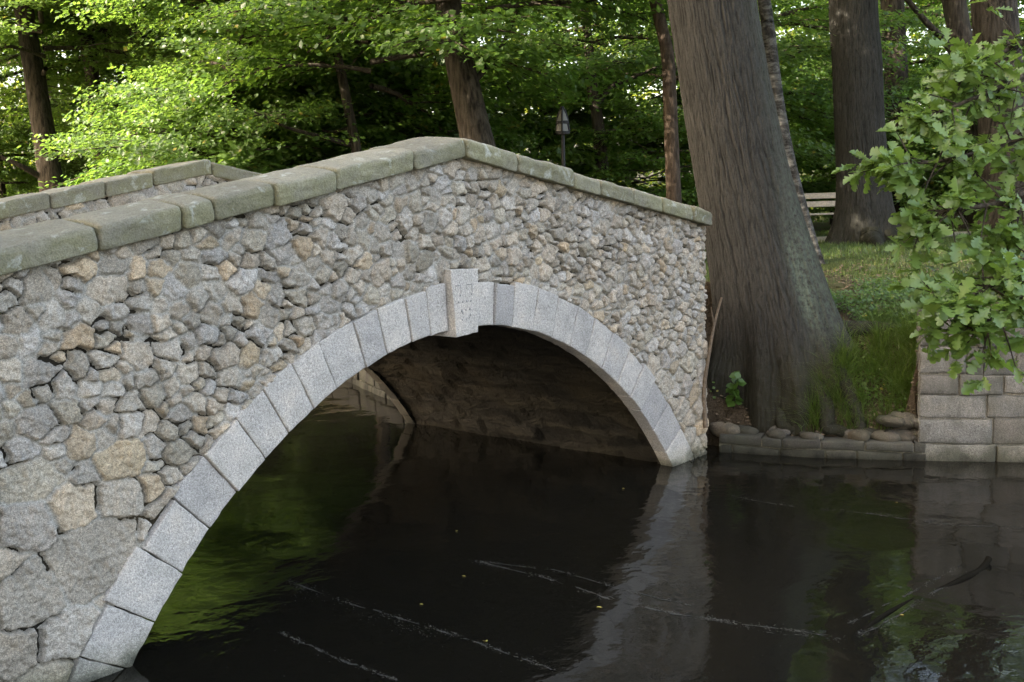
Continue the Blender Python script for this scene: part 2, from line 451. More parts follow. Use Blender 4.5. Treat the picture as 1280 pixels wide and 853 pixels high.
def rubble_sheet(x0, x1, z0, z1, step, rad_fn, inside_fn, seed, edge_fn=None, depth=.03):
    """height field of rubble masonry on the plane (x,z); returns V,F,C with y outward negative"""
    rng = np.random.default_rng(seed)
    xs = np.arange(x0, x1 + step, step); zs = np.arange(z0, z1 + step, step)
    X, Z = np.meshgrid(xs, zs, indexing='ij')
    # seeds by dart throwing on a grid of bins
    seeds = []; cell = .12; bins = {}
    for _ in range(60000):
        x = rng.uniform(x0 - .15, x1 + .15); z = rng.uniform(z0 - .15, z1 + .15); r = rad_fn(x, z) * rng.choice([.62, .8, 1, 1, 1.15, 1.4]) * 1.08
        bx, bz = int(x / cell + 1000), int(z / cell + 1000); ok = True
        for i in range(bx - 3, bx + 4):
            for j in range(bz - 3, bz + 4):
                for (sx, sz, sr) in bins.get((i, j), ()):
                    if (sx - x) ** 2 + ((sz - z) * 1.25) ** 2 < ((sr + r) * .93) ** 2: ok = False; break
                if not ok: break
            if not ok: break
        if ok: bins.setdefault((bx, bz), []).append((x, z, r)); seeds.append((x, z, r))
    S = np.array(seeds); n = len(S)
    ang = rng.normal(0, .42, n); asp = rng.uniform(1.0, 1.75, n); asp[rng.random(n) < .2] = .65
    bg = S[:, 2] > .10; ang[bg] *= .25; asp[bg] = rng.uniform(1.15, 1.7, bg.sum())
    ca, sa = np.cos(ang), np.sin(ang)
    hh = rng.uniform(.3, 1, n) * depth; tx = rng.normal(0, .08, n); tz = rng.normal(0, .08, n) - .03
    fa = rng.uniform(0, 2 * PI, (n, 4)); fs = rng.uniform(.06, .36, (n, 4)); fo = rng.uniform(.1, .8, (n, 4))
    sq = rng.uniform(2.2, 5, n)
    tint = np.array([rand_tint(rng) for _ in range(n)])
    D1 = np.full(X.shape, 9.); D2 = np.full(X.shape, 9.); I1 = np.zeros(X.shape, int)
    wxn = (fbm(X * 16, Z * 16, seed + 1, 3) - .5) * .035; wzn = (fbm(X * 16 + 40, Z * 16, seed + 2, 3) - .5) * .035
    wxn = wxn + (fbm(X * 45, Z * 45, seed + 51, 2) - .5) * .014; wzn = wzn + (fbm(X * 45 + 9, Z * 45, seed + 52, 2) - .5) * .014
    XW, ZW = X + wxn, Z + wzn
    for k in range(n):
        rr = S[k, 2] * 2.6 + .04
        i0, i1 = np.searchsorted(xs, [S[k, 0] - rr, S[k, 0] + rr]); j0, j1 = np.searchsorted(zs, [S[k, 1] - rr, S[k, 1] + rr])
        if i1 <= i0 or j1 <= j0: continue
        dx = XW[i0:i1, j0:j1] - S[k, 0]; dz = ZW[i0:i1, j0:j1] - S[k, 1]
        u = (dx * ca[k] + dz * sa[k]) / math.sqrt(asp[k]); v = (-dx * sa[k] + dz * ca[k]) * math.sqrt(asp[k])
        d = (u * u + v * v - S[k, 2] ** 2) / (2 * S[k, 2])                   # power distance: straight joints, angular pieces
        a1 = D1[i0:i1, j0:j1]; a2 = D2[i0:i1, j0:j1]; ii = I1[i0:i1, j0:j1]
        near = d < a1
        a2[:] = np.where(near, a1, np.minimum(a2, d)); ii[:] = np.where(near, k, ii); a1[:] = np.where(near, d, a1)
    E = (D2 - D1) * .55                                     # distance to the joint
    if edge_fn is not None: E = np.minimum(E, edge_fn(X, Z))
    jw = .0005 + .006 * fbm(X * 7, Z * 7, seed + 9, 2)
    sx, sz = S[I1, 0], S[I1, 1]
    body = hh[I1] + tx[I1] * (X - sx) + tz[I1] * (Z - sz)
    for q in range(4):          # hewn facets
        al = fa[I1, q]; pl = hh[I1] - fs[I1, q] * np.minimum(1, .055 / S[I1, 2]) * ((X - sx) * np.cos(al) + (Z - sz) * np.sin(al) - fo[I1, q] * S[I1, 2])
        body = np.minimum(body, pl)
    fac = np.abs(fbm(X * 22 + I1 * 3.7, Z * 22, seed + 4, 4) - .5) * 2
    body = body + .016 * (fbm(X * 14 + I1 * 1.7, Z * 14, seed + 6, 4) - .5) * 2 - .016 * fac + .010 * (fbm(X * 38 + I1, Z * 38, seed + 61, 3) - .5) * 2
    prof = sstep(0, .011, E - jw) ** .75
    mort = -.006 + .012 * (fbm(X * 30, Z * 30, seed + 12, 3) - .5) - .036 * sstep(.50, .58, fbm(X * 7, Z * 7, seed + 15, 3))
    H = mort * (1 - prof) + np.maximum(body, mort + .004) * prof + .003 * (fbm(X * 60, Z * 60, seed + 20, 2) - .5)
    C = tint[I1]
    C = C * (.9 + .25 * fbm(X * 6 + I1, Z * 6, seed + 30, 3))[..., None]
    mc = np.array([.33, .315, .285]); mk = prof[..., None]
    C = C * mk + mc * (1 - mk)
    V = np.stack([X, -H, Z], -1).reshape(-1, 3); F = grid_faces(len(xs), len(zs))
    ins = inside_fn(X, Z).ravel(); keep = ins[F].all(1); F = F[keep]
    used = np.zeros(len(V), bool); used[F] = True; idx = np.cumsum(used) - 1
    return V[used], idx[F], C.reshape(-1, 3)[used]

# ------------------------------------------------------------------ the bridge
AR, AT, AZC, AXC, AB = 3.0, .3132, -1.527, -.034, .0129
HP, SL, BW = 2.716, .1844, 3.31           # coping peak, slope, bridge width
COPT = .118
def arch_r(ph): return AR * (1 + AB * (np.cos(4 * ph) - 1))
def ztop(x): return HP - SL * np.abs(x)
bridge = thing('stone_footbridge', 'hump-backed rubble stone footbridge with granite arch over the dark water', 'bridge')

JO = [-1.033, -.946, -.851, -.759, -.674, -.592, -.522, -.449, -.381, -.294, -.234, -.16, -.104, -.05]
JO2 = [.02, .099, .161, .238, .314, .389, .463, .544, .629, .703, .773, .866, .964, 1.07]
rv = np.random.default_rng(3)
def ring_map(sign, y0):
    def f(u, r, c):     # u = phi*3 (arc metres), r = radial offset from intrados, c outward
        ph = u / 3.0; rr = arch_r(ph) + r
        return np.stack([AXC + rr * np.sin(ph), y0 - sign * c, AZC + rr * np.cos(ph)], -1)
    return f
def ring(sign, y0, joints, seed):
    mp = ring_map(sign, y0)
    for i in range(len(joints) - 1):
        a, b = joints[i], joints[i + 1]
        ext = AT + rv.uniform(-.022, .02)
        acc = Acc()
        q = [(a * 3, 0), (b * 3, rv.uniform(-.004, .004)), (b * 3, ext), (a * 3, ext + rv.uniform(-.012, .012))]
        if sign < 0: q = [q[1], q[0], q[3], q[2]]
        stone_block(acc, q, mp, .018 + rv.uniform(-.006, .009), -.11, .018, .007, .0065, seed + i, gap=rv.uniform(.0015, .005))
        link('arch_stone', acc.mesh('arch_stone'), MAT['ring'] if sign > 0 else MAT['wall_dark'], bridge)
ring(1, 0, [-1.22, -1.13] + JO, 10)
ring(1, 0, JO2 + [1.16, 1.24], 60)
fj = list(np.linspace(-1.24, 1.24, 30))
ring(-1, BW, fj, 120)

# keystone: tapered block, taller and proud of the ring
acc = Acc()
def kmap(u, v, c): return np.stack([u, -c, v], -1)
kz0, kz1 = 1.425, 1.885
stone_block(acc, [(-.157, kz0), (.055, kz0 + .012), (.075, kz1 - .02), (-.193, kz1 - .01)], kmap, .066, -.25, .014, .005, .003, 77, gap=.001)
nks = sum(len(f) for f in acc.F)
def mk(x, z, w, h): box(acc, (x * .88 - .06, -.0655, z), (w * .88, .006, h))
for cx in (-.075, .045):                    # two worn characters, then pits left of further lines
    mk(cx, 1.765, .058, .006); mk(cx + .030, 1.735, .005, .045); mk(cx + .022, 1.700, .011, .014); mk(cx - .028, 1.747, .003, .022)
for k in range(4): mk(-.075 + k * .044, 1.655, .013, .013)
for x, z, w, h in ((-.045, 1.597, .018, .018), (-.035, 1.583, .012, .014), (.0, 1.600, .015, .010), (.043, 1.600, .016, .014), (.047, 1.565, .012, .016), (-.04, 1.538, .011, .011), (.0, 1.538, .012, .012), (.035, 1.545, .01, .008)):
    mk(x, z, w, h)
km = acc.mesh('keystone'); ks = link('keystone', km, [MAT['ring'], MAT['mark']], bridge)
mi = np.zeros(len(km.polygons), np.int32); mi[nks:] = 1; km.polygons.foreach_set('material_index', mi)
ks['label'] = 'proud tapered keystone with a weathered carved inscription'

# spandrel rubble
def inside_front(X, Z):
    ph = np.arctan2(X - AXC, Z - AZC); rr = np.hypot(X - AXC, Z - AZC)
    return (rr > arch_r(ph) + AT - .07) & (Z < ztop(X) - COPT + .02)
def edge_front(X, Z):
    ph = np.arctan2(X - AXC, Z - AZC); rr = np.hypot(X - AXC, Z - AZC)
    e = rr - (arch_r(ph) + AT) + .012
    return np.maximum(np.minimum(e, ztop(X) - COPT - Z + .02), -.05)
def rad_front(x, z):
    big = math.exp(-(max(0, x + 3.1) / .85) ** 3) * math.exp(-(max(0, z - .1) / .85) ** 4)
    r = .046 + .135 * big + .008 * max(0, min(1, (-x - 1) / 1.6)) - .004 * max(0, min(1, x / 2))
    if x > 2.2 and z < 1.0: r += .05
    return r
V, F, C = rubble_sheet(-4.6, 3.04, -.25, 2.62, .0075, rad_front, inside_front, 5, edge_front, .030)
me = np_mesh('rubble_wall', V, F); add_color(me, 'tint', C)
o = link('rubble_wall', me, MAT['rubble'], bridge); o['label'] = 'grey rubble spandrel wall of rough granite pieces'

# far spandrel (coarser)
def rubble_flat(x0, x1, zb, zt, seed, step=.02, r=.06):
    return rubble_sheet(x0, x1, -.2, 2.62, step, lambda x, z: r, lambda X, Z: (Z > zb(X)) & (Z < zt(X)), seed, None, .02)
V, F, C = rubble_sheet(-4.6, 3.4, -.25, 2.62, .02, lambda x, z: .07, inside_front, 15, edge_front, .03)
V[:, 1] = BW - V[:, 1]; me = np_mesh('rubble_wall', V, F[:, ::-1]); add_color(me, 'tint', C); link('rubble_wall', me, MAT['rubble'], bridge)
# inner parapet faces
deckz = lambda x: ztop(x) - .62
for y0, sg in ((.36, -1), (BW - .36, 1)):
    V, F, C = rubble_sheet(-4.6, 3.2, 1.1, 2.62, .014, lambda x, z: .055, lambda X, Z: (Z > deckz(X) - .05) & (Z < ztop(X) - COPT + .02), 25 + sg, None, .02)
    V[:, 1] = y0 + (V[:, 1] if sg > 0 else -V[:, 1])
    if sg < 0: F = F[:, ::-1]
    me = np_mesh('parapet_face', V, F); add_color(me, 'tint', C); link('parapet_face', me, MAT['rubble'], bridge)
# cores inside the two walls, abutment masses and ends
def core(y0, y1):
    xs = np.linspace(-4.58, 3.02, 90)
    ph_r = arch_r(np.zeros(1))[0]
    zb = []
    for x in xs:
        rr2 = (AR + .12) ** 2 - (x - AXC) ** 2
        zb.append(max(-.6, AZC + math.sqrt(rr2)) if rr2 > 0 else -.6)
    zb = np.array(zb); zt = ztop(xs) - COPT
    P = np.stack([np.stack([xs, np.full_like(xs, y), z], -1) for y, z in ((y0, zb), (y1, zb), (y1, zt), (y0, zt))], 1)
    n = len(xs); V = P.reshape(-1, 3); F = []
    for i in range(n - 1):
        for j in range(4): F.append((i * 4 + j, i * 4 + (j + 1) % 4, (i + 1) * 4 + (j + 1) % 4, (i + 1) * 4 + j))
    F += [(0, 1, 2, 3), ((n - 1) * 4, (n - 1) * 4 + 3, (n - 1) * 4 + 2, (n - 1) * 4 + 1)]
    return V, F
acc = Acc(); acc.add(*core(.03, .33)); acc.add(*core(BW - .33, BW - .03))
link('wall_core', acc.mesh('wall_core', False), MAT['vault'], bridge)
# wall ends at right
for y0 in (0, BW - .38):
    acc = Acc()
    for k in range(9):
        z0 = -.3 + k * .27; z1 = min(z0 + .27, ztop(3.04) - COPT)
        if z1 - z0 < .05: continue
        stone_block(acc, [(y0 + .0, z0), (y0 + .38, z0), (y0 + .38, z1), (y0 + .0, z1)], lambda u, v, c: np.stack([3.03 + c, u, v], -1), .03, -.05, .03, .02, .008, 200 + k, rand_tint(rv), .006)
    link('end_quoin', acc.mesh('end_quoin', True, 'tint'), MAT['rubble'], bridge)

# coping stones
def coping_stone(xa, xb, ya, yb, seed, outer):
    """profile across y (ya..yb) swept along x between xa, xb on the sloping top; outer = -1 when the outside is at ya"""
    n = max(8, int(abs(xb - xa) / .03)); g = .005
    rr = np.random.default_rng(seed)
    xs = np.concatenate([[xa + g, xa + g + .004, xa + g + .014, xa + .03], np.linspace(xa + .05, xb - .05, n), [xb - .03, xb - g - .014, xb - g - .004, xb - g]])
    inset = np.concatenate([[.016, .007, .002, 0], np.zeros(n), [0, .002, .007, .016]])
    w = yb - ya; t = COPT
    ro, ri = .030, .018
    prof = []
    def arc(cy, cz, r, a0, a1, k):
        for a in np.linspace(a0, a1, k): prof.append((cy + r * math.cos(a), cz + r * math.sin(a)))
    rl, rr_ = (ro, ri) if outer < 0 else (ri, ro)
    arc(ya + .008, -t + .008, .008, 1.5 * PI, PI, 3)
    for z in np.linspace(-t + .03, -rl - .01, 6): prof.append((ya, z))
    arc(ya + rl, -rl, rl, PI, PI / 2, 6)
    for y in np.linspace(ya + rl + .02, yb - rr_ - .02, 12): prof.append((y, .006 * math.sin((y - ya) / w * PI)))
    arc(yb - rr_, -rr_, rr_, PI / 2, 0, 6)
    for z in np.linspace(-rr_ - .01, -t + .03, 6): prof.append((yb, z))
    arc(yb - .008, -t + .008, .008, 0, -PI / 2, 3)
    for y in np.linspace(yb - .05, ya + .05, 4): prof.append((y, -t))
    pr = np.array(prof); cy, cz = (ya + yb) / 2, -t / 2
    k = len(pr)
    dz0 = rr.uniform(-.006, .006); tw = rr.uniform(-.008, .008); dy0 = rr.uniform(-.008, .008)
    V = np.zeros((len(xs), k, 3))
    for i, x in enumerate(xs):
        s = inset[i]
        vy = pr[:, 0] - np.sign(pr[:, 0] - cy) * np.minimum(s, np.abs(pr[:, 0] - cy)); vz = pr[:, 1] - np.sign(pr[:, 1] - cz) * np.minimum(s, np.abs(pr[:, 1] - cz))
        arcl = np.arange(k) * .035
        nz = fbm(np.full(k, x * 7), arcl * 6 + seed, seed, 4) - .5
        lump = fbm(np.full(k, x * 2.2 + seed), arcl * 2, seed + 3, 2) - .5
        dv = (nz * .020 + lump * .022)
        ny = (vy - cy) / (w / 2); nzv = (vz - cz) / (t / 2)
        V[i, :, 0] = x; V[i, :, 1] = vy + dy0 + dv * np.clip(ny, -1, 1) * (np.abs(ny) > .8)
        tq = np.clip(((vy - ya) if outer < 0 else (yb - vy)) / w, 0, 1)
        vz = vz + (.034 if outer < 0 else 0) * np.sin(np.minimum(tq / .8, 1) * PI / 2) * np.clip((vz + t) / t, 0, 1)
        V[i, :, 2] = ztop(x) + dz0 + tw * (x - (xa + xb) / 2) + vz + dv * (nzv > .5)
    n2 = len(xs)
    Vf = V.reshape(-1, 3)
    i = np.arange(n2 - 1); j = np.arange(k); I, J = np.meshgrid(i, j, indexing='ij'); J2 = (J + 1) % k
    F = np.stack([I * k + J, (I + 1) * k + J, (I + 1) * k + J2, I * k + J2], -1).reshape(-1, 4)
    # end caps as strips
    caps = []
    for b, fl in ((0, 0), ((n2 - 1) * k, 1)):
        for a in range(k // 2 - 1):
            f = (b + a, b + a + 1, b + k - 2 - a, b + k - 1 - a)
            caps.append(f[::-1] if fl else f)
    me = np_mesh('coping_stone', Vf, np.concatenate([F, np.array(caps)]))
    return link('coping_stone', me, MAT['coping'], bridge)
NJ = [-4.55, -3.75, -3.15, -2.58, -2.12, -1.93, -1.54, -1.10, -.47, 0.0, .51, 1.13, 1.46, 1.88, 2.3, 2.76, 3.06]
for i in range(len(NJ) - 1): coping_stone(NJ[i], NJ[i + 1], -.075, .385, 300 + i, -1)
FJ = [-4.55, -3.6, -2.8, -2.1, -1.37, -.93, -.51, .04, .8, 1.5, 2.2, 3.06]
for i in range(len(FJ) - 1): coping_stone(FJ[i], FJ[i + 1], BW - .385, BW + .075, 330 + i, 1)
# vault
ph = np.linspace(-1.26, 1.26, 140); ys = np.linspace(.07, BW - .07, 80)
PH, YS = np.meshgrid(ph, ys, indexing='ij')
co = np.floor(PH * 3 / .16); off = (np.mod(co, 2) * .17)
bl = np.floor((YS + off) / .36)
bd = np.minimum(np.abs(PH * 3 / .16 - np.round(PH * 3 / .16)) * .16, np.abs((YS + off) / .36 - np.round((YS + off) / .36)) * .36)
rr = arch_r(PH) + .03 + .03 * (_h(co + 50, bl + 50, 4) - .5) + .02 * (fbm(PH * 12, YS * 4, 9) - .5) * 2 + .02 * (1 - sstep(0, .02, bd))
V = np.stack([AXC + rr * np.sin(PH), YS, AZC + rr * np.cos(PH)], -1).reshape(-1, 3)
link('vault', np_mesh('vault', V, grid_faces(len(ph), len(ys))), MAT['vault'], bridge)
# deck
xs = np.linspace(-4.9, 3.3, 60); ys = np.linspace(.32, BW - .32, 10); X, Y = np.meshgrid(xs, ys, indexing='ij')
Z = deckz(X) + .02 * fbm(X * 2, Y * 2, 2)
link('deck', np_mesh('deck', np.stack([X, Y, Z], -1).reshape(-1, 3), grid_faces(60, 10)), MAT['path'], bridge)

# ------------------------------------------------------------------ quay walls
def quay_wall(name, label, ya, yb, z0, z1, hc, seed, lab_cat='wall', bl=(.3, .55), batter=.05, dark=.52):
    acc = Acc(); rng = np.random.default_rng(seed)
    L = abs(yb - ya); sgn = 1 if yb > ya else -1
    def mp(u, v, c):
        y = ya + sgn * u; e = .02; x = xr(y); dx = (xr(y + e) - xr(y - e)) / (2 * e); nn = np.sqrt(1 + dx * dx)
        nx, ny = -1 / nn, dx / nn
        c2 = c - batter * (np.asarray(v) - z0)
        return np.stack([x + .22 + nx * (c2 + .2), y + ny * (c2 + .2), v + 0 * y], -1)
    z = z0; k = 0
    while z < z1 - .03:
        h = min(hc * rng.uniform(.78, 1.25), z1 - z)
        if z1 - z - h < .06: h = z1 - z
        u = -rng.uniform(0, bl[0]) if z > .2 else 0
        while u < L:
            w = rng.uniform(*bl); ua = max(u, 0); ub = min(u + w, L)
            if ub - ua > .06:
                j = lambda: rng.uniform(-.013, .013)
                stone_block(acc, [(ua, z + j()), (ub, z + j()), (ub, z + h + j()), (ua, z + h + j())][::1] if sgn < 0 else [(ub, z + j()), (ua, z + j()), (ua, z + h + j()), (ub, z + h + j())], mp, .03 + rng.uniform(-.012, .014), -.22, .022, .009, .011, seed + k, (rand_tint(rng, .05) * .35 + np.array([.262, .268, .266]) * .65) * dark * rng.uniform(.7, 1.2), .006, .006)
            u += w; k += 1
        z += h
    # mortar bed behind the faces
    us = np.linspace(0, L, 60); zs = np.array([z0, z1 - .02]); U, Z = np.meshgrid(us, zs, indexing='ij')
    acc.add(mp(U, Z, np.full_like(U, .006)).reshape(-1, 3), grid_faces(60, 2), (.2, .19, .17))
    # top of the wall
    zs = np.array([.01, -.22]); U, Cc = np.meshgrid(us, zs, indexing='ij')
    acc.add(mp(U, np.full_like(U, z1 - .02), Cc).reshape(-1, 3), grid_faces(60, 2), (.2, .19, .17))
    o = link(name, acc.mesh(name, True, 'tint'), MAT['wall'])
    return tag(o, label, lab_cat)
quay_wall('quay_wall', 'grey coursed granite quay wall under the overhanging oak leaves', WALL_Y, -12, -.4, 1.30, .195, 400)
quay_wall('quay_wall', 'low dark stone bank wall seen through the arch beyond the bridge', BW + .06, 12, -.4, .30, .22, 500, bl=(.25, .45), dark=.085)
# low kerb at the foot of the open bank
quay_wall('bank_kerb', 'low mossy stone kerb at the waterline below the big oak roots', .02, WALL_Y - .06, -.26, .155, .085, 600, 'kerb', (.10, .40), 0, .20)

acc = Acc(); rk = np.random.default_rng(88)
for k in range(34):       # loose rough stones along the top of the kerb and the end of the wall
    y = rk.uniform(-1.62, -.02) if k < 19 else rk.uniform(-1.66, -1.35)
    x = xr(y) + rk.uniform(.06, .24); sz = rk.uniform(.04, .11); z = .15 + sz * .25 if k < 19 else .15 + rk.uniform(0, .22)
    th = np.linspace(0, 2 * PI, 14, endpoint=False); la = np.linspace(-1.45, 1.45, 9); LA, TH = np.meshgrid(la, th, indexing='ij')
    rr = 1 + .5 * (fbm(np.cos(TH) * 1.3 + k * 3.3, np.sin(TH) * 1.3 + LA, 90 + k, 3) - .5)
    rr = np.minimum(rr, rk.uniform(.75, .95) / np.maximum(np.abs(np.cos(TH - rk.uniform(0, 3))) * np.cos(LA), .3))
    V = np.stack([np.cos(LA) * np.cos(TH) * rr * .8, np.cos(LA) * np.sin(TH) * rr * rk.uniform(1, 1.7), np.sin(LA) * rr * .62], -1) * sz
    n, m = V.shape[:2]; i = np.arange(n - 1); j = np.arange(m); I, J = np.meshgrid(i, j, indexing='ij'); J2 = (J + 1) % m
    acc.add(V.reshape(-1, 3) + (x, y, z), np.stack([I * m + J, I * m + J2, (I + 1) * m + J2, (I + 1) * m + J], -1).reshape(-1, 4), rand_tint(rk, .1) * rk.uniform(.13, .30))
o = link('bank_rubble', acc.mesh('bank_rubble', True, 'tint'), MAT['wall']); o['kind'] = 'stuff'; o['label'] = 'small loose stones lying along the kerb'

# ------------------------------------------------------------------ trunks
def trunk_mesh(P, Rr, k=40, nz=60, ridge=.03, freq=26, zf=2.2, flare=None, seed=0, stain=None):
    """trunk along points P with radii Rr; bark ridges as geometry"""
    P = np.asarray(P, float); Rr = np.asarray(Rr, float)
    t = np.concatenate([[0], np.cumsum(np.linalg.norm(np.diff(P, axis=0), axis=1))])
    s = np.linspace(0, t[-1], nz)
    if len(P) > 2:
        # smooth interpolation
        n = len(P); tt = np.interp(s, t, np.arange(n))
        Q = smooth_poly(P, 400); Q = np.stack([np.interp(tt, np.linspace(0, n - 1, 400), Q[:, a]) for a in range(3)], -1)
    else: Q = np.stack([np.interp(s, t, P[:, a]) for a in range(3)], -1)
    r = np.interp(s, t, Rr)
    th = np.linspace(0, 2 * PI, k, endpoint=False)
    S, TH = np.meshgrid(s, th, indexing='ij')
    rad = np.repeat(r[:, None], k, 1)
    if flare is not None: rad = rad * flare(S, TH)
    u = TH / (2 * PI) * freq
    uw = u + 1.1 * (vnoise(u * .5, S * 2.2, seed + 3, max(1, int(freq / 2))) - .5) + .5 * (vnoise(u, S * 7, seed + 4, freq) - .5)
    rg = sstep(.0, .34, worley(uw, S * zf, seed, freq)) * .24 + .42 * (1 - np.abs(2 * vnoise(uw, S * zf * .45, seed + 31, freq) - 1)) + .16 * vnoise(u * .25, S * 1.1, seed + 33, max(1, freq // 4)) + .18 * vnoise(u * 2, S * zf * 4, seed + 7, freq * 2)
    rad = rad + ridge * (rg - .5) + .04 * r[:, None] * (fbm(TH / (2 * PI) * 4, S * .6, seed + 11, 2, 4) - .5) * 2
    V = np.stack([Q[:, 0][:, None] + rad * np.cos(TH), Q[:, 1][:, None] + rad * np.sin(TH), np.repeat(Q[:, 2][:, None], k, 1)], -1)
    i = np.arange(nz - 1); j = np.arange(k); I, J = np.meshgrid(i, j, indexing='ij'); J2 = (J + 1) % k
    F = np.stack([I * k + J, I * k + J2, (I + 1) * k + J2, (I + 1) * k + J], -1).reshape(-1, 4)
    C = None
    if stain is not None: C = stain(S, TH, V)
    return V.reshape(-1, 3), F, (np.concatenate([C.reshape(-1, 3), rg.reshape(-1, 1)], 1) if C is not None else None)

# ------------------------------------------------------------------ foliage generator
LEAF6 = np.array([(0, 0, 0), (.22, .30, .05), (.30, .62, .02), (0, 1.0, -.06), (-.30, .62, .02), (-.22, .30, .05)])   # folded along the midrib
LF = np.array([(0, 3, 2, 1), (0, 5, 4, 3)])
def leaves_mesh(name, P, N, A, size, rng, wide=1.25):
    """P positions, N normals, A axis directions (all (n,3)), size (n,)"""
    n = len(P)
    N = N / (np.linalg.norm(N, axis=1)[:, None] + 1e-9)
    A = A - (A * N).sum(1)[:, None] * N; A /= np.linalg.norm(A, axis=1)[:, None] + 1e-9
    B = np.cross(A, N)
    L = LEAF6
    V = P[:, None] + size[:, None, None] * (B[:, None] * (L[None, :, 0:1] * wide) + A[:, None] * L[None, :, 1:2] + N[:, None] * L[None, :, 2:3])
    F = (np.arange(n) * 6)[:, None, None] + LF[None]
    me = np_mesh(name, V.reshape(-1, 3), F.reshape(-1, 4), False)
    tint = np.repeat(np.stack([rng.random(n), rng.random(n), rng.random(n)], -1), 6, 0)
    add_color(me, 'tint', tint)
    return me

def crown_meshes(seed, Rc, z0, z1, limbs, n_leaves, lsize, shape='dome', droop=.25, sub=9, spread=.09, r0=.05):
    """returns (branch mesh, leaf mesh): limbs with layered leaf sprays"""
    rng = np.random.default_rng(seed); acc = Acc(); tw = []
    for i in range(limbs):
        f = (i + rng.uniform(.1, .9)) / limbs; z = z0 + (z1 - z0) * f
        az = i * 2.4 + rng.uniform(-.4, .4)
        if shape == 'dome': L = Rc * (math.sin(PI * min(1, .18 + .82 * f)) ** .6 + .12) * rng.uniform(.7, 1.1)
        else: L = Rc * rng.uniform(.6, 1.1)
        el = .55 * f + rng.uniform(-.1, .25)
        n = 9; s = np.linspace(0, 1, n)
        d = np.array([math.cos(az), math.sin(az), 0]); pr = np.array([-d[1], d[0], 0])
        bend = rng.uniform(-.25, .25)
        P = d * (s * L * math.cos(el))[:, None] + pr * (bend * L * s ** 2)[:, None]
        P[:, 2] = z + L * math.sin(el) * s - droop * L * s ** 2.2
        P += rng.normal(0, .03 * L * .3, P.shape) * s[:, None]
        R = r0 * (L / 3) * (1 - s * .88) + .004
        acc.add(*tube(P, R, 6))
        tw.append((P[4], P[-1]))
        for k in range(sub):
            u = .25 + .72 * (k + rng.random()) / sub; q = np.array([np.interp(u, s, P[:, a]) for a in range(3)])
            sg = 1 if k % 2 else -1
            dirv = d * rng.uniform(.4, .9) + pr * sg * rng.uniform(.5, 1.0) + np.array([0, 0, rng.uniform(-.2, .25)])
            ln = L * (.5 - .32 * u) * rng.uniform(.7, 1.3) + .25
            m = 5; ss = np.linspace(0, 1, m); Q = q + dirv * (ss * ln)[:, None]; Q[:, 2] -= droop * .7 * ln * ss ** 2
            acc.add(*tube(Q, .011 * (1 - .8 * ss) + .002, 4))
            for a in range(m - 1): tw.append((Q[a], Q[a + 1]))
            for h in range(3):
                v = .3 + .6 * rng.random(); q2 = q + dirv * (v * ln); q2[2] -= droop * .7 * ln * v * v
                d2 = dirv + rng.normal(0, .7, 3) * np.array([1, 1, .3]); l2 = ln * rng.uniform(.3, .55)
                tw.append((q2, q2 + d2 * l2 + np.array([0, 0, -.1 * l2])))
    T0 = np.array([a for a, b in tw]); T1 = np.array([b for a, b in tw]); ln = np.linalg.norm(T1 - T0, axis=1)
    idx = rng.choice(len(tw), n_leaves, p=ln / ln.sum()); t = rng.random(n_leaves)[:, None]
    base = T0[idx] * (1 - t) + T1[idx] * t
    P = base + rng.normal(0, 1, (n_leaves, 3)) * np.array([spread, spread, spread * .55])
    out = base.copy(); out[:, 2] = 0; out /= np.linalg.norm(out, axis=1)[:, None] + 1e-6
    A = out * .6 + rng.normal(0, .6, (n_leaves, 3)) + np.array([0, 0, -.35])
    N = np.array([0, 0, 1.0]) + out * .35 + rng.normal(0, .38, (n_leaves, 3))
    size = lsize * rng.uniform(.65, 1.25, n_leaves)
    return acc.mesh('branches'), leaves_mesh('crown', P, N, A, size, rng)

CR = {}
CR['big0'] = crown_meshes(1, 4.6, 4.2, 13, 22, 30000, .110, droop=.30, sub=10, spread=.12, r0=.08)
CR['big1'] = crown_meshes(2, 4.2, 3.2, 12, 22, 30000, .105, droop=.34, sub=10, spread=.12, r0=.07)
CR['mid0'] = crown_meshes(3, 3.0, 1.6, 8, 26, 36000, .088, droop=.22, sub=9, spread=.10)
CR['mid1'] = crown_meshes(4, 2.7, 1.0, 7, 26, 36000, .085, droop=.28, sub=9, spread=.10)
CR['low0'] = crown_meshes(5, 1.7, .25, 3.6, 20, 14000, .09, droop=.15, sub=7, spread=.08, r0=.03)
CR['low1'] = crown_meshes(6, 1.5, .15, 2.8, 18, 12000, .085, droop=.2, sub=7, spread=.08, r0=.03)

def crown(parent, key, mat, rz=0, sc=1.0, z=0.0, off=(0, 0), bark='twig', flat=1.0):
    b, l = CR[key]
    for nm, me, m in (('branches', b, MAT[bark]), ('crown', l, MAT[mat])):
        if not me.materials: me.materials.append(m)
        o = bpy.data.objects.new(nm, me); COL.objects.link(o); o.parent = parent
        o.location = (off[0], off[1], z); o.rotation_euler = (0, 0, rz); o.scale = (sc, sc, sc * flat)
        o.material_slots[0].link = 'OBJECT'; o.material_slots[0].material = m

def simple_trunk(P, Rr, parent, mat, base, k=22, nz=50, ridge=.02, freq=16, seed=0, fl=.5, zf=2.5):
    """P absolute points bottom->top"""
    P = np.asarray(P, float) - np.asarray(base)
    f = lambda S, TH: 1 + fl * np.exp(-S / .45) * (1 + .55 * np.cos(TH * 5 + seed) + .3 * np.cos(TH * 3 + 2 * seed))
    V, F, C = trunk_mesh(P, Rr, k, nz, ridge, freq, zf, f, seed)
    return link('trunk', np_mesh('trunk', V, F), mat, parent)

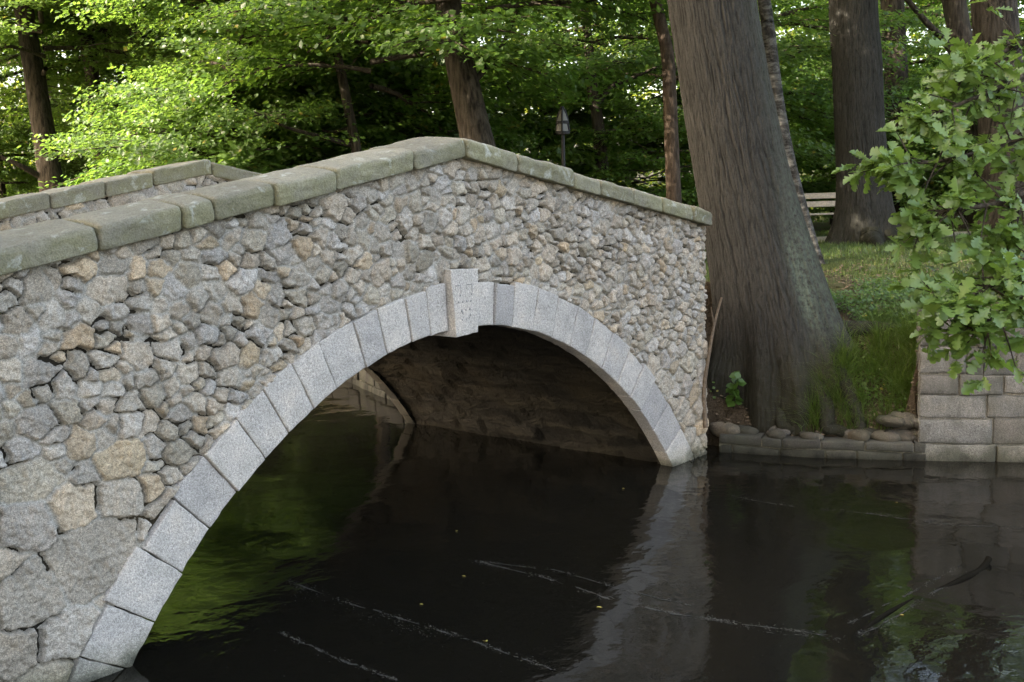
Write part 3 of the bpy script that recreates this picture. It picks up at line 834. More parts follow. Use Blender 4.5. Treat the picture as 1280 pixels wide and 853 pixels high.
# ------------------------------------------------------------------ the great oak beside the bridge
b0 = np.array([4.17, -.13, .45])
oak = thing('oak_tree', 'massive leaning trunk with flared mossy roots at the right end of the bridge', 'tree', b0)
P = np.array([(4.17, -.15, -.1), (4.17, -.15, .40), (4.17, -.11, .95), (4.145, .0, 1.5), (4.13, .13, 2.02), (4.11, .27, 2.63), (4.10, .42, 3.4), (4.11, .56, 4.16), (4.13, .75, 5.2), (4.2, 1.0, 7.0), (4.3, 1.3, 9.5)]) - b0
Rr = np.array([.60, .60, .56, .52, .475, .435, .41, .41, .40, .35, .22])
def oak_flare(S, TH):
    e = np.exp(-np.maximum(S - .5, 0) / .48); 
    # buttress towards the camera's right side and the water
    lob = .24 + .30 * np.cos(TH - (-1.15)) ** 2 * (np.cos(TH + 1.15) > 0) + .30 * np.cos(TH * 5 + .6) * .6 + .18 * np.cos(TH * 3 - 1)
    groove = -.12 * np.exp(-((np.mod(TH - (-2.02) + PI, 2 * PI) - PI) / .16) ** 2) * np.exp(-S / 1.2)
    ga = lambda c, w: np.exp(-((np.mod(TH - c + PI, 2 * PI) - PI) / w) ** 2)
    e2 = np.exp(-np.maximum(S - .75, 0) / .30)
    rt = e2 * (.26 * ga(-1.95, .20) + .22 * ga(-2.45, .17) + .20 * ga(-2.95, .2) + .36 * ga(-1.35, .25) + .2 * ga(2.6, .3))
    return 1 + .38 * e * lob + groove + rt
def oak_stain(S, TH, V):
    a = lambda c, w: np.exp(-((np.mod(TH - c + PI, 2 * PI) - PI) / w) ** 2)
    z = V[..., 2] + b0[2]
    lich = a(-2.02, .15) * np.exp(-((z - 1.5) / .40) ** 2) * 1.2 + .55 * a(-1.65, .33) * np.exp(-((z - 1.7) / .8) ** 2) + .22 * a(-1.4, .4)
    moss = sstep(1.1, .5, z) * (.45 + .5 * a(-1.9, .6)) + .35 * a(-1.15, .4) * sstep(4.5, 1.0, z)
    foot_dark = sstep(1.6, .5, z) * a(-3.0, .6)  # darker towards the foot on the left side of the trunk
    return np.stack([np.clip(lich, 0, 1), np.clip(moss, 0, .9), np.clip(foot_dark, 0, .8)], -1)
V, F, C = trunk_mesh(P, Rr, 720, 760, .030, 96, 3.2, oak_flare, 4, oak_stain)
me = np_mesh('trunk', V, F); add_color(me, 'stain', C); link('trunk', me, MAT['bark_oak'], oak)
def root(parent, base, pts, r0, r1, seed):
    P = smooth_poly(np.array([(a, b, 0) for a, b in pts], float), 30)
    P[:, 0] = np.maximum(P[:, 0], xr(P[:, 1]) + .20)
    P[:, 2] = ground_z(P[:, 0], P[:, 1]) + np.linspace(.06, -.03, 30)
    P[0:4, 2] += np.array([.14, .1, .06, .03])
    V, F = tube(P - base, np.linspace(r0, r1, 30) * (1 + .06 * np.sin(np.arange(30) * .5 + seed)), 14)
    V = V + (np.stack([fbm(V[:, 0] * 9 + s, V[:, 1] * 9 + V[:, 2] * 7, seed + s, 3) for s in range(3)], -1) - .5) * .035
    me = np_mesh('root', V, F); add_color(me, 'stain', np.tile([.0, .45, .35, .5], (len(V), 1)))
    return link('root', me, MAT['bark_oak'], parent)
root(oak, b0, [(4.0, -.45), (3.80, -.75), (3.62, -.92), (3.50, -1.0)], .10, .035, 1)
root(oak, b0, [(4.15, -.45), (4.0, -.85), (3.84, -1.08), (3.72, -1.24)], .10, .035, 2)
root(oak, b0, [(3.85, -.25), (3.62, -.42), (3.48, -.58), (3.42, -.68)], .09, .03, 3)
root(oak, b0, [(4.35, -.40), (4.55, -.72), (4.75, -.98), (5.0, -1.15)], .13, .03, 5)
crown(oak, 'big0', 'leaf_oak', .5, 1.0, 3.6, (.1, 1.2))

# second big trunk on the lawn
b1 = np.array([12.72, 2.72, 1.36])
t = thing('oak_tree', 'stout dark straight trunk with spreading roots standing on the lawn before the bench', 'tree', b1)
P = np.array([(12.70, 2.70, 1.25), (12.70, 2.72, 1.8), (12.76, 2.80, 2.5), (12.83, 2.9, 3.5), (12.93, 3.0, 4.5), (13.01, 3.12, 5.55), (13.1, 3.2, 8), (13.1, 3.2, 11)]) - b1
def fl1(S, TH): return 1 + np.exp(-S / .36) * (.42 + .38 * np.cos(TH * 2 + 1.5) + .25 * np.cos(TH * 5 + 1)) 
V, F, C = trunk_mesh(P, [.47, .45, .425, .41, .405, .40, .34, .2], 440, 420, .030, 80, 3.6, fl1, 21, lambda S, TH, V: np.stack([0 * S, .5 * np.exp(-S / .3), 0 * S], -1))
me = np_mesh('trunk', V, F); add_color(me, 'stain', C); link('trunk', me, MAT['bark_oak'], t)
for a, (L, r, s) in {-2.55: (1.0, .20, 31), -.9: (.95, .2, 32), -1.7: (.7, .13, 33), .4: (.9, .15, 34)}.items():
    c = np.array([12.7, 2.72]); d = np.array([math.cos(a), math.sin(a)])
    root(t, b1, [c + d * .40, c + d * (.4 + L * .35), c + d * (.4 + L * .7), c + d * (.4 + L)], r, .04, s)
crown(t, 'big1', 'leaf_lime', 2.0, .9, 4.6)

# ------------------------------------------------------------------ the trees one can tell apart behind the bridge
def named_tree(label, pix, D, widths, mat, crowns, name='tree', top=12, k=22, freq=16, ridge=.022, seed=0, zb=None):
    """pix: photo points from low to high at depth D, trunk continued to ground and upward"""
    pts = [at(x, y, D) for x, y in pix]; rad = [w * D / FPX / 2 for w in widths]
    lo, lo2 = pts[0], pts[1]; g = float(ground_z(lo[0], lo[1])) if zb is None else zb
    d = (lo - lo2) / (lo - lo2)[2]
    foot = lo + d * (g - .12 - lo[2]); hi = pts[-1]; e = (hi - pts[-2]) / (hi - pts[-2])[2]
    P = [foot] + pts + [hi + e * .5 * (top - hi[2]), hi + e * .55 * (top - hi[2]) + np.array([0, 0, .45 * (top - hi[2])])]
    Rr = [rad[0] * 1.12] + rad + [rad[-1] * .75, rad[-1] * .3]
    base = np.array([foot[0], foot[1], g])
    t = thing(name, label, 'tree', base)
    simple_trunk(P, Rr, t, MAT[mat], base, k, 90, ridge, freq, seed)
    for c in crowns: crown(t, *c)
    return t
named_tree('dark leaning trunk rising just behind the peak of the bridge', [(610, 240), (597, 178), (587, 134), (565, 34), (560, 0)], 15, [46, 42, 39, 34, 32], 'bark_dark',
           [('mid0', 'leaf_tree', 1.0, 1.1, 1.5, (0, .3))], 'maple_tree', seed=3, k=40, freq=24)
named_tree('slender reddish-brown trunk just left of the massive oak', [(846, 300), (842, 245), (837, 118), (834, 67), (819, 0)], 15, [19, 18, 17, 16, 15], 'bark_brown',
           [('mid1', 'leaf_lime', 2.0, .9, 3.5)], 'young_tree', seed=5, ridge=.008, top=11)
named_tree('mottled grey trunk half hidden in leaves to the right of the lamp post', [(755, 230), (752, 200), (747, 150), (741, 115), (736, 60)], 20, [17, 16, 15, 14, 12], 'bark_dark',
           [('mid0', 'leaf_lime', 4.2, .75, 2.0)], 'young_tree', seed=7, ridge=.01)
named_tree('thin dark trunk with bare side branches behind the left parapet peak', [(452, 230), (445, 185), (430, 110), (420, 60), (415, 34)], 16, [13, 13, 12, 11, 10], 'bark_dark',
           [('mid1', 'leaf_tree', .2, 1.0, 2.0)], 'maple_tree', seed=8, ridge=.008)
named_tree('thick dark trunk at far left behind the far parapet', [(70, 275), (65, 235), (58, 190), (52, 150)], 22, [32, 30, 28, 27], 'bark_dark',
           [('mid1', 'leaf_lime', 1.2, 1.15, 2.6), ('big0', 'leaf_lime', 4, 1.0, 1.5)], 'lime_tree', seed=9)
named_tree('dark trunk second from the left, partly veiled by leaves', [(132, 270), (130, 225), (121, 145), (112, 70)], 26, [20, 20, 18, 17], 'bark_dark',
           [('mid0', 'leaf_lime', 5, 1.1, 2.6), ('big1', 'leaf_tree', 1, 1.1, 2)], 'lime_tree', seed=10)
named_tree('dark trunk standing between the lawn oak and the forked trunks', [(1128, 290), (1122, 130), (1115, 0)], 25, [30, 28, 28], 'bark_dark',
           [('big0', 'leaf_lime', 2, .8, 5.0)], 'lime_tree', seed=12, k=30, freq=20)
named_tree('dark narrow trunk close against the thick trunk at upper right', [(1218, 290), (1212, 200), (1205, 80), (1192, 0)], 22, [32, 30, 28, 28], 'bark_dark',
           [('mid1', 'leaf_lime', 5.2, .8, 6)], 'lime_tree', seed=13, k=30, freq=20)
named_tree('thick furrowed trunk at the right edge behind the oak leaves', [(1259, 270), (1257, 240), (1252, 120), (1242, 0)], 17.5, [62, 60, 56, 54], 'bark_dark',
           [('big0', 'leaf_tree', 3.3, .9, 5.0)], 'oak_tree', seed=14, k=70, freq=34)
named_tree('slender birch with black and white patched bark beside the massive oak', [(1003, 285), (984, 200), (970, 118), (960, 33), (955, 0)], 14.5, [24, 20, 17, 16, 16], 'bark_birch',
           [('mid1', 'leaf_lime', .7, .8, 4.2)], 'birch_tree', seed=15, ridge=.008, top=11)

# bare branches that show as dark lines
def branch(parent, pix, D, r0, r1, seed=0):
    P = smooth_poly(np.array([at(x, y, D + dz) for x, y, dz in pix]), 24) - np.array(parent.location)
    V, F = tube(P, np.linspace(r0, r1, 24), 7)
    return link('limb', np_mesh('limb', V, F), MAT['bark_dark'], parent)
TR = {o['label']: o for o in COL.objects if o.get('category') == 'tree'}
tk = [v for k, v in TR.items() if k.startswith('thin dark trunk')][0]
branch(tk, [(440, 182, 0), (405, 172, -.3), (360, 160, -.6), (318, 140, -.9)], 16, .045, .012)
branch(tk, [(436, 160, 0), (410, 165, .3), (375, 150, .5), (350, 132, .6)], 16, .03, .008)
branch(tk, [(424, 85, 0), (400, 78, .3), (370, 78, .3)], 16, .025, .008)
branch(tk, [(428, 100, 0), (440, 80, .3), (455, 62, .3)], 16, .03, .01)
tk = [v for k, v in TR.items() if k.startswith('mottled')][0]
branch(tk, [(746, 130, 0), (765, 108, .2), (790, 98, .3), (830, 80, .4)], 20, .07, .02)
branch(tk, [(752, 165, 0), (790, 160, .2), (815, 162, .2), (835, 148, .2)], 20, .03, .015)
tk = [v for k, v in TR.items() if k.startswith('dark narrow')][0]
branch(tk, [(1200, 80, -.2), (1180, 50, -.4), (1160, 30, -.6), (1130, -5, -.8)], 22, .09, .05)
tk = [v for k, v in TR.items() if k.startswith('dark leaning')][0]
branch(tk, [(585, 110, 0), (620, 70, .4), (640, 30, .6), (655, -10, .8)], 15, .05, .02)
tk = [v for k, v in TR.items() if k.startswith('thick dark')][0]
branch(tk, [(58, 225, 0), (30, 210, -.4), (10, 200, -.6), (-20, 190, -.8)], 22, .07, .03)

# ------------------------------------------------------------------ filling woodland: saplings, shrubs and trees
def place(px, D):
    p = at(px, 300, D); return p[0], p[1]
rf = np.random.default_rng(21)
def fill(name, label, cat, group, keys, mats, spots, sc=(.85, 1.2), dz=0.0, trunk_r=.0, hgt=6, flat=1.0):
    tm = None
    for px, D in spots:
        x, y = place(px, D)
        if xl(y) - .4 < x < xr(y) + .35: continue
        z = float(ground_z(x, y)); s = rf.uniform(*sc)
        o = thing(name, label, cat, (x, y, z), rf.uniform(0, 6.28), group)
        if trunk_r:
            if tm is None:
                V, F, C = trunk_mesh([(0, 0, -.2), (.04, .02, hgt * .4), (-.03, .05, hgt * .75), (0, 0, hgt)], [trunk_r * 1.2, trunk_r, trunk_r * .8, trunk_r * .3], 14, 30, .012, 12, 2, None, 3)
                tm = np_mesh('trunk', V, F); tm.materials.append(MAT['bark_dark'])
            q = bpy.data.objects.new('trunk', tm); COL.objects.link(q); q.parent = o; q.scale = (s, s, s)
        crown(o, keys[rf.integers(len(keys))], mats[rf.integers(len(mats))], rf.uniform(0, 6.28), s, dz * s, flat=flat)
# trees of the middle ground
fill('woodland_tree', 'leafy woodland tree standing in the crowd behind the bridge', 'tree', 'woodland trees behind the bridge', ['big0', 'big1'], ['leaf_tree', 'leaf_lime'],
     [(-60, 27), (190, 25), (300, 30), (400, 27), (950, 36), (1160, 36), (1330, 30), (-330, 22), (80, 36)], (.95, 1.25), 0, .17, 11)
fill('sapling', 'leafy young tree with low branches in the wood', 'tree', 'young trees under the woodland canopy', ['mid0', 'mid1'], ['leaf_tree', 'leaf_lime'],
     [(10, 28), (305, 17), (345, 19.5), (250, 14.2), (500, 23), (880, 22), (940, 25), (1040, 29), (1090, 34), (1190, 28), (165, 30), (380, 23), (440, 21.5)], (.85, 1.15), 0, .07, 6)
fill('shrub', 'bushy green shrub in the undergrowth', 'shrub', 'shrubs in the woodland undergrowth', ['low0', 'low1'], ['leaf_tree', 'leaf_lime'],
     [(290, 18), (345, 17.5), (400, 17.5), (250, 20), (490, 18.5), (530, 19.5), (100, 30), (345, 21), (280, 22), (360, 18), (470, 20), (625, 21), (680, 24), (730, 26), (790, 25), (810, 20), (905, 25), (965, 27), (1000, 30), (1040, 33), (1085, 31), (1165, 25), (1200, 24.5), (1240, 23), (1290, 21), (710, 26), (840, 28), (30, 30), (-30, 26), (540, 26), (1130, 38), (1060, 40)], (.85, 1.35))

for k, (x, y, s) in enumerate([(-9.5, -1.0, 1.25), (-9.5, 3.5, 1.2), (-13, -3.5, 1.4), (-13.5, 1.5, 1.45), (-12.5, 6.2, 1.3), (-17, -2, 1.6), (-17, 3.5, 1.6), (-10.5, -5.5, 1.2), (-11, 8.6, 1.25), (-15.5, 8.2, 1.4)]):  # out-of-view trees, added to keep the sun off bridge and oak
    z = float(ground_z(x, y)); o = thing('lime_tree', 'tall unseen lime tree added on the left bank to shade the bridge', 'tree', (x, y, z), k * 1.3, 'unseen trees added on the left bank for shade')
    V, F, C = trunk_mesh([(0, 0, -.2), (.1, .05, 3), (-.05, .1, 7), (0, 0, 11)], [.32, .26, .2, .08], 20, 40, .02, 16, 2, None, 3) if k == 0 else (None,) * 3
    if k == 0: stm = np_mesh('trunk', V, F); stm.materials.append(MAT['bark_dark'])
    q = bpy.data.objects.new('trunk', stm); COL.objects.link(q); q.parent = o; q.scale = (s, s, s)
    crown(o, 'big%d' % (k % 2), 'leaf_lime', k * .9, s, 0)
    crown(o, 'big%d' % ((k + 1) % 2), 'leaf_lime', k * 2.1 + 1, s * .95, .6)

# the far wood: one leafy mass on the rising ground behind
n = 90000; rng = np.random.default_rng(5)
az = rng.uniform(-.75, .75, n) + YAW; Dd = 44 + 26 * rng.random(n)
cl = rng.integers(0, 900, n); crg = np.random.default_rng(6)
caz = crg.uniform(-.75, .75, 900) + YAW; cD = crg.uniform(44, 66, 900); cz = crg.uniform(1, 21, 900) ; cs = crg.uniform(.9, 2.2, 900)
P = np.stack([CAM[0] + cD[cl] * np.sin(caz[cl]), CAM[1] + cD[cl] * np.cos(caz[cl]), cz[cl]], -1) + rng.normal(0, 1, (n, 3)) * cs[cl][:, None] * np.array([1, 1, .55])
P[:, 2] = np.maximum(P[:, 2], ground_z(P[:, 0], P[:, 1]) + .1)
me = leaves_mesh('far_wood', P, np.array([0, 0, 1.]) + rng.normal(0, .5, (n, 3)), rng.normal(0, 1, (n, 3)), .34 * rng.uniform(.6, 1.3, n), rng)
o = link('far_wood', me, MAT['leaf_far']); o['kind'] = 'stuff'; o['label'] = 'far-off mass of leaves closing the wood'

# ------------------------------------------------------------------ oak branch overhanging from the right
OAKL = []
st = [(0, .015), (.10, .03), (.19, .08), (.27, .19), (.32, .07), (.42, .17), (.52, .28), (.57, .11), (.66, .21), (.77, .30), (.81, .14), (.90, .21), (.97, .12), (1.0, .02)]
def oak_leaves(name, P, N, A, size, rng):
    n = len(P); N = N / np.linalg.norm(N, axis=1)[:, None]
    A = A - (A * N).sum(1)[:, None] * N; A /= np.linalg.norm(A, axis=1)[:, None]; B = np.cross(A, N)
    m = len(st); t = np.array([a for a, b in st]); w = np.array([b for a, b in st])
    fold = rng.uniform(.1, .6, n); curl = rng.uniform(-.1, .35, n)
    L = np.zeros((n, m, 3, 3))
    for c, sg in ((0, -1), (1, 0), (2, 1)):
        ww = w[None] * (1 + rng.uniform(-.15, .15, (n, m))) * sg
        tt = t[None] + (0.02 * rng.uniform(-1, 1, (n, m)) if sg else 0)
        hh = np.abs(ww) * fold[:, None] - curl[:, None] * t[None] ** 2
        L[:, :, c] = B[:, None] * ww[..., None] + A[:, None] * tt[..., None] + N[:, None] * hh[..., None]
    V = P[:, None, None] + size[:, None, None, None] * L
    f = []
    for i in range(m - 1):
        for c in (0, 1): f.append((i * 3 + c, i * 3 + c + 1, (i + 1) * 3 + c + 1, (i + 1) * 3 + c))
    F = (np.arange(n) * m * 3)[:, None, None] + np.array(f)[None]
    me = np_mesh(name, V.reshape(-1, 3), F.reshape(-1, 4), True)
    tint = np.repeat(np.stack([rng.random(n), rng.random(n) * .985, rng.random(n)], -1), m * 3, 0); add_color(me, 'tint', tint)
    return me
ob = np.array([6.1, -3.9, 1.3])
to = thing('oak_tree', 'oak whose bright green lobed leaves hang in from the right edge', 'tree', ob)
simple_trunk([(6.1, -3.9, 1.1), (6.05, -3.9, 2.5), (5.95, -3.8, 4), (5.9, -3.7, 7), (5.9, -3.7, 10)], [.2, .17, .15, .12, .05], to, MAT['bark_dark'], ob, 20, 40, .015, 14, 30)
crown(to, 'mid0', 'leaf_oak', 1.1, .75, 5.2, (1.2, -1.0))
tips = []; acc = Acc(); ro = np.random.default_rng(12)
MAINS = [  # photo pixel paths with depth, from the trunk side to the tip
    [(1480, -40, 7.6), (1380, 40, 6.6), (1280, 95, 6.0), (1200, 130, 5.8), (1150, 150, 5.7)],
    [(1450, 60, 7.4), (1350, 130, 6.3), (1270, 175, 5.8), (1185, 200, 5.6), (1118, 205, 5.5)],
    [(1440, 120, 7.2), (1340, 200, 6.0), (1260, 250, 5.6), (1190, 262, 5.5), (1150, 275, 5.5)],
    [(1440, 220, 7.0), (1340, 290, 5.8), (1270, 335, 5.5), (1225, 365, 5.4), (1165, 385, 5.3)],
    [(1430, 260, 7.0), (1330, 340, 5.7), (1270, 380, 5.4), (1238, 398, 5.3), (1210, 412, 5.3)],
    [(1460, 0, 7.5), (1360, 90, 6.4), (1300, 190, 5.9), (1265, 290, 5.7), (1240, 330, 5.6)],
    [(1400, -20, 6.9), (1320, 30, 6.3), (1265, 60, 6.1), (1225, 75, 6.0), (1200, 95, 5.9)],
]
for M_ in MAINS:
    P = smooth_poly(np.array([at(x, y, D) for x, y, D in M_]), 30)
    P = np.concatenate([smooth_poly(np.array([(5.93, -3.78, P[0][2] + .3), P[0]]), 5)[:-1], P])
    n = len(P); acc.add(*tube(P - ob, np.linspace(.030, .005, n), 7))
    for k in range(42):
        u = ro.uniform(.25, 1.0); i = int(u * (n - 2)); q = P[i]; tdir = P[i + 1] - P[i]; tdir /= np.linalg.norm(tdir)
        d = tdir * ro.uniform(.3, 1) + ro.normal(0, .55, 3) + np.array([0, 0, -.05]); d /= np.linalg.norm(d)
        ln = ro.uniform(.12, .36) * (1.25 - .5 * u)
        ss = np.linspace(0, 1, 5)[:, None]; Q = q + d * ss * ln; Q[:, 2] -= .12 * ln * ss[:, 0] ** 2
        acc.add(*tube(Q - ob, np.linspace(.006, .002, 5), 5)); tips.append((Q[1], Q[-1], d))
    tips.append((P[-4], P[-1], P[-1] - P[-4]))
link('limb', acc.mesh('limb'), MAT['twig'], to)
Pn, Nn, An = [], [], []
for a, b, d in tips:
    for k in range(ro.integers(6, 11)):
        t = min(1.0, ro.uniform(.2, 1.25)); p = a * (1 - t) + b * t
        dd = d / np.linalg.norm(d) * .8 + ro.normal(0, .75, 3); dd[2] -= .25
        Pn.append(p); An.append(dd); Nn.append(np.array([-.25, -.2, 1.0]) + ro.normal(0, .55, 3))
Pn, Nn, An = map(np.array, (Pn, Nn, An))
link('foliage', oak_leaves('foliage', Pn - ob, Nn, An, ro.uniform(.070, .130, len(Pn)), ro), MAT['leaf_oak'], to)

# ------------------------------------------------------------------ bench
bp = at(1030, 294, 21.8); bz = float(ground_z(bp[0], bp[1]))
bench = thing('park_bench', 'sunlit wooden slatted park bench on curled iron legs behind the lawn oak', 'bench', (bp[0], bp[1], bz), -YAW + .10)
def slat(name, y, z, h, d, rx):
    acc = Acc(); box(acc, (0, 0, 0), (1.75, d, h)); o = link(name, acc.mesh(name, False), MAT['wood'], bench)
    o.location = (0, y, z); o.rotation_euler = (rx, 0, 0); bevel_mod(o); return o
slat('back_slat', .10, .80, .115, .03, -.2); slat('back_slat', .065, .635, .115, .03, -.2)
for k in range(4): slat('seat_slat', -.36 + k * .115, .44, .032, .095, 0)
for sx in (-.62, .62):
    acc = Acc()
    a = np.linspace(0, 1, 16)
    acc.add(*tube([(sx, .12, .88), (sx, .05, .55), (sx, .0, .42), (sx, .10, .2), (sx, .16, .0)], [.018] * 5, 8))
    acc.add(*tube([(sx, .0, .42), (sx, -.40, .42), (sx, -.42, .40), (sx, -.34, .2), (sx, -.42, .0)], [.018] * 5, 8))
    acc.add(*tube([(sx, -.18 + .17 * math.cos(t), .21 + .17 * math.sin(t)) for t in np.linspace(0, 2 * PI, 24)], [.013] * 24, 6))
    link('iron_leg', acc.mesh('iron_leg'), MAT['iron'], bench)

# ------------------------------------------------------------------ lamp post
lp = at(705, 235, 16); lz = float(ground_z(lp[0], lp[1])); topz = at(698, 135, 16)[2]
lamp = thing('lamp_post', 'slim black lantern post with pale panes rising behind the right parapet', 'lamp', (lp[0], lp[1], lz))
H = topz - lz
acc = Acc(); acc.add(*tube([(0, 0, -.1), (0, 0, .3), (0, 0, .32), (0, 0, H - .40), (0, 0, H)], [.05, .05, .032, .028, .018], 10)); link('post', acc.mesh('post'), MAT['iron'], lamp)
for z, r in ((H - .38, .105), (H - .23, .085)):
    acc = Acc(); acc.add(*tube([(0, 0, z - .02), (0, 0, z - .019), (0, 0, z + .019), (0, 0, z + .02)], [.01, r, r, .01], 16)); link('rim', acc.mesh('rim', False), MAT['iron'], lamp)
acc = Acc()
for q in range(4):
    a = -2.55 + q * PI / 2; cx, cy = math.cos(a), math.sin(a)
    acc.add(*tube([(cx * .098, cy * .098, H - .37), (cx * .082, cy * .082, H - .235), (cx * .062, cy * .062, H - .12), (cx * .012, cy * .012, H)], [.016] * 4, 6))
link('frame', acc.mesh('frame'), MAT['iron'], lamp)
acc = Acc(); acc.add(*tube([(0, 0, H - .355), (0, 0, H - .25)], [.095, .078], 8)); link('lamp_pane', acc.mesh('lamp_pane', False), MAT['glass'], lamp)
acc = Acc(); acc.add(*tube([(0, 0, H - .205), (0, 0, H - .10), (0, 0, H - .02)], [.085, .05, .012], 12)); link('lamp_cap', acc.mesh('lamp_cap', False), MAT['glass'], lamp)

# ------------------------------------------------------------------ grass, ground cover, small plants
def blades(name, P, hgt, wid, lean, rng, seg=3):
    n = len(P); a = rng.uniform(0, 2 * PI, n); d = np.stack([np.cos(a), np.sin(a), 0 * a], -1)
    if np.ndim(lean) == 2: ld = lean
    else: ld = np.stack([np.cos(a + 1.57), np.sin(a + 1.57), 0 * a], -1) * (lean * rng.random(n))[:, None]
    t = np.linspace(0, 1, seg + 1)
    V = P[:, None] + np.array([0, 0, 1.]) * (hgt[:, None] * (t - .35 * np.linalg.norm(ld, axis=1)[:, None] * t ** 2))[..., None] + ld[:, None] * (hgt[:, None] * t ** 2)[..., None]
    wd = wid[:, None] * (1 - t ** 1.5 * .92)
    VL = V - d[:, None] * wd[..., None]; VR = V + d[:, None] * wd[..., None]
    W = np.stack([VL, VR], 2).reshape(-1, 3); m = (seg + 1) * 2
    f = np.array([(2 * i, 2 * i + 1, 2 * i + 3, 2 * i + 2) for i in range(seg)])
    F = (np.arange(n) * m)[:, None, None] + f[None]
    me = np_mesh(name, W, F.reshape(-1, 4), True)
    add_color(me, 'tint', np.repeat(np.stack([rng.random(n), rng.random(n) * .99, rng.random(n)], -1), m, 0)); return me
rg = np.random.default_rng(31)
N_ = 190000; gxx = rg.uniform(3.6, 22, N_); gyy = rg.uniform(-8.5, 5.5, N_)
d = gxx - xr(gyy)
dd = np.hypot(gxx - CAM[0], gyy - CAM[1])
prob = sstep(.26, .50, fbm(gxx * .8, gyy * .8, 40, 4)) * np.clip(14 / dd, .3, 1)
onpath = np.min(np.hypot(gxx[:, None] - pp[None, ::3, 0], gyy[:, None] - pp[None, ::3, 1]), 1) < .85
keep = (d > .45) & (rg.random(N_) < prob) & ~onpath & ~((gyy > -1.5) & (gyy < .7) & (d < 1.5))
P = np.stack([gxx[keep], gyy[keep], ground_z(gxx[keep], gyy[keep]) - .01], -1)
o = link('lawn_grass', blades('lawn_grass', P, rg.uniform(.03, .10, len(P)), rg.uniform(.002, .004, len(P)) * np.clip(np.hypot(P[:, 0] + 5, P[:, 1] + 5) / 11, 1, 2), .8, rg), MAT['grass']); o['kind'] = 'stuff'
# long grass hanging over the bank
nc = 110; cy_ = rg.uniform(-1.66, -.62, nc); cd_ = .22 + 1.25 * rg.random(nc) ** 1.1; cx_ = xr(cy_) + cd_; ch_ = rg.uniform(.6, 1.15, nc) * (1 - .35 * (cd_ > 1.0))
n = 7600; ci = rg.integers(0, nc, n); ox, oy = rg.normal(0, .05, n), rg.normal(0, .05, n); gx_, gy_ = cx_[ci] + ox, np.maximum(cy_[ci] + oy, -1.9)
k = gx_ - xr(gy_) > .17; ci, ox, oy, gx_, gy_ = ci[k], ox[k], oy[k], gx_[k], gy_[k]; n = len(gx_)
P = np.stack([gx_, gy_, ground_z(gx_, gy_) - .01], -1); ln = np.stack([-rg.uniform(.1, .9, n) + ox * 9, rg.uniform(-.4, .4, n) + oy * 9 - .1, np.zeros(n)], -1)
o = link('long_grass', blades('long_grass', P, rg.uniform(.14, .40, n) * ch_[ci], rg.uniform(.0018, .0042, n), ln, rg, 6), MAT['tuft']); o['kind'] = 'stuff'
# low leafy ground cover right of the oak roots
n = 14000; gy_ = rg.uniform(-1.6, .2, n); dd_ = rg.uniform(.3, 2.6, n); gx_ = xr(gy_) + dd_
k = (fbm(gx_ * 2.2, gy_ * 2.2, 60, 3) > np.where(dd_ < .75, .56, .43)) & (np.hypot(gx_ - 4.17, gy_ + .12) > .75); gx_, gy_ = gx_[k], gy_[k]; n = len(gx_)
P = np.stack([gx_, gy_, ground_z(gx_, gy_) + rg.uniform(.01, .13, n)], -1)
o = link('ground_cover', leaves_mesh('ground_cover', P, np.array([-.3, -.3, 1.]) + rg.normal(0, .4, (n, 3)), rg.normal(0, 1, (n, 3)), rg.uniform(.015, .035, n), rg, 1.7), MAT['clover']); o['kind'] = 'stuff'
# leaf litter on the bare earth
n = 9000; gx_ = np.concatenate([rg.uniform(3.3, 11, 5000), rg.uniform(3.25, 4.6, 4000)]); gy_ = np.concatenate([rg.uniform(-4, 1.0, 5000), rg.uniform(-1.6, .1, 4000)]); k = gx_ - xr(gy_) > .15; gx_, gy_ = gx_[k], gy_[k]; n = len(gx_)
P = np.stack([gx_, gy_, ground_z(gx_, gy_) + .012], -1)
o = link('leaf_litter', leaves_mesh('leaf_litter', P, np.array([0, 0, 1.]) + rg.normal(0, .3, (n, 3)), rg.normal(0, 1, (n, 3)), rg.uniform(.02, .05, n), rg), MAT['stick']); o['kind'] = 'stuff'

def on_ground(px, py):
    u = (px - 640) / FPX; v = (py - 426.5) / FPX; d = FW + RT2 * u - UP2 * v
    for t in np.arange(6, 30, .02):
        p = CAM + d * t
        if p[2] < float(ground_z(p[0], p[1])): return p
    return p
def herb(label, px, py, D, h, nl, seed, ls=.07):
    rr = np.random.default_rng(seed); p = on_ground(px, py); z = float(ground_z(p[0], p[1])); base = np.array([p[0], p[1], z])
    o = thing('wild_plant', label, 'plant', base); acc = Acc(); P, N, A = [], [], []
    for s in range(3):
        d = rr.normal(0, .18, 2) + np.array([-.25, -.15]); top = np.array([d[0] * h, d[1] * h, h * rr.uniform(.7, 1.1)])
        Q = smooth_poly(np.array([(0, 0, -.02), top * .5 + np.array([0, 0, .05 * h]), top]), 8); acc.add(*tube(Q, np.linspace(.005, .002, 8), 5))
        for k in range(nl):
            i = 2 + int((k + rr.random()) / nl * 5.9); a = rr.uniform(0, 6.28); P.append(Q[min(i, 7)]); A.append((math.cos(a), math.sin(a), -.1)); N.append(np.array([-.4, -.4, .9]) + rr.normal(0, .3, 3))
    link('stem', acc.mesh('stem'), MAT['twig'], o)
    link('leaves', leaves_mesh('leaves', np.array(P), np.array(N), np.array(A), rr.uniform(.75, 1.25, len(P)) * ls, rr, 1.6), MAT['clover'], o)
herb('small bright leafy plant on the bare bank beside the bridge end', 917, 512, 9.75, .36, 9, 51, .085)
herb('low three-leaved seedling beside the oak roots', 958, 515, 9.6, .12, 5, 52, .075)
herb('tiny sprig high on the bank against the oak base', 945, 460, 9.9, .14, 4, 53, .05)
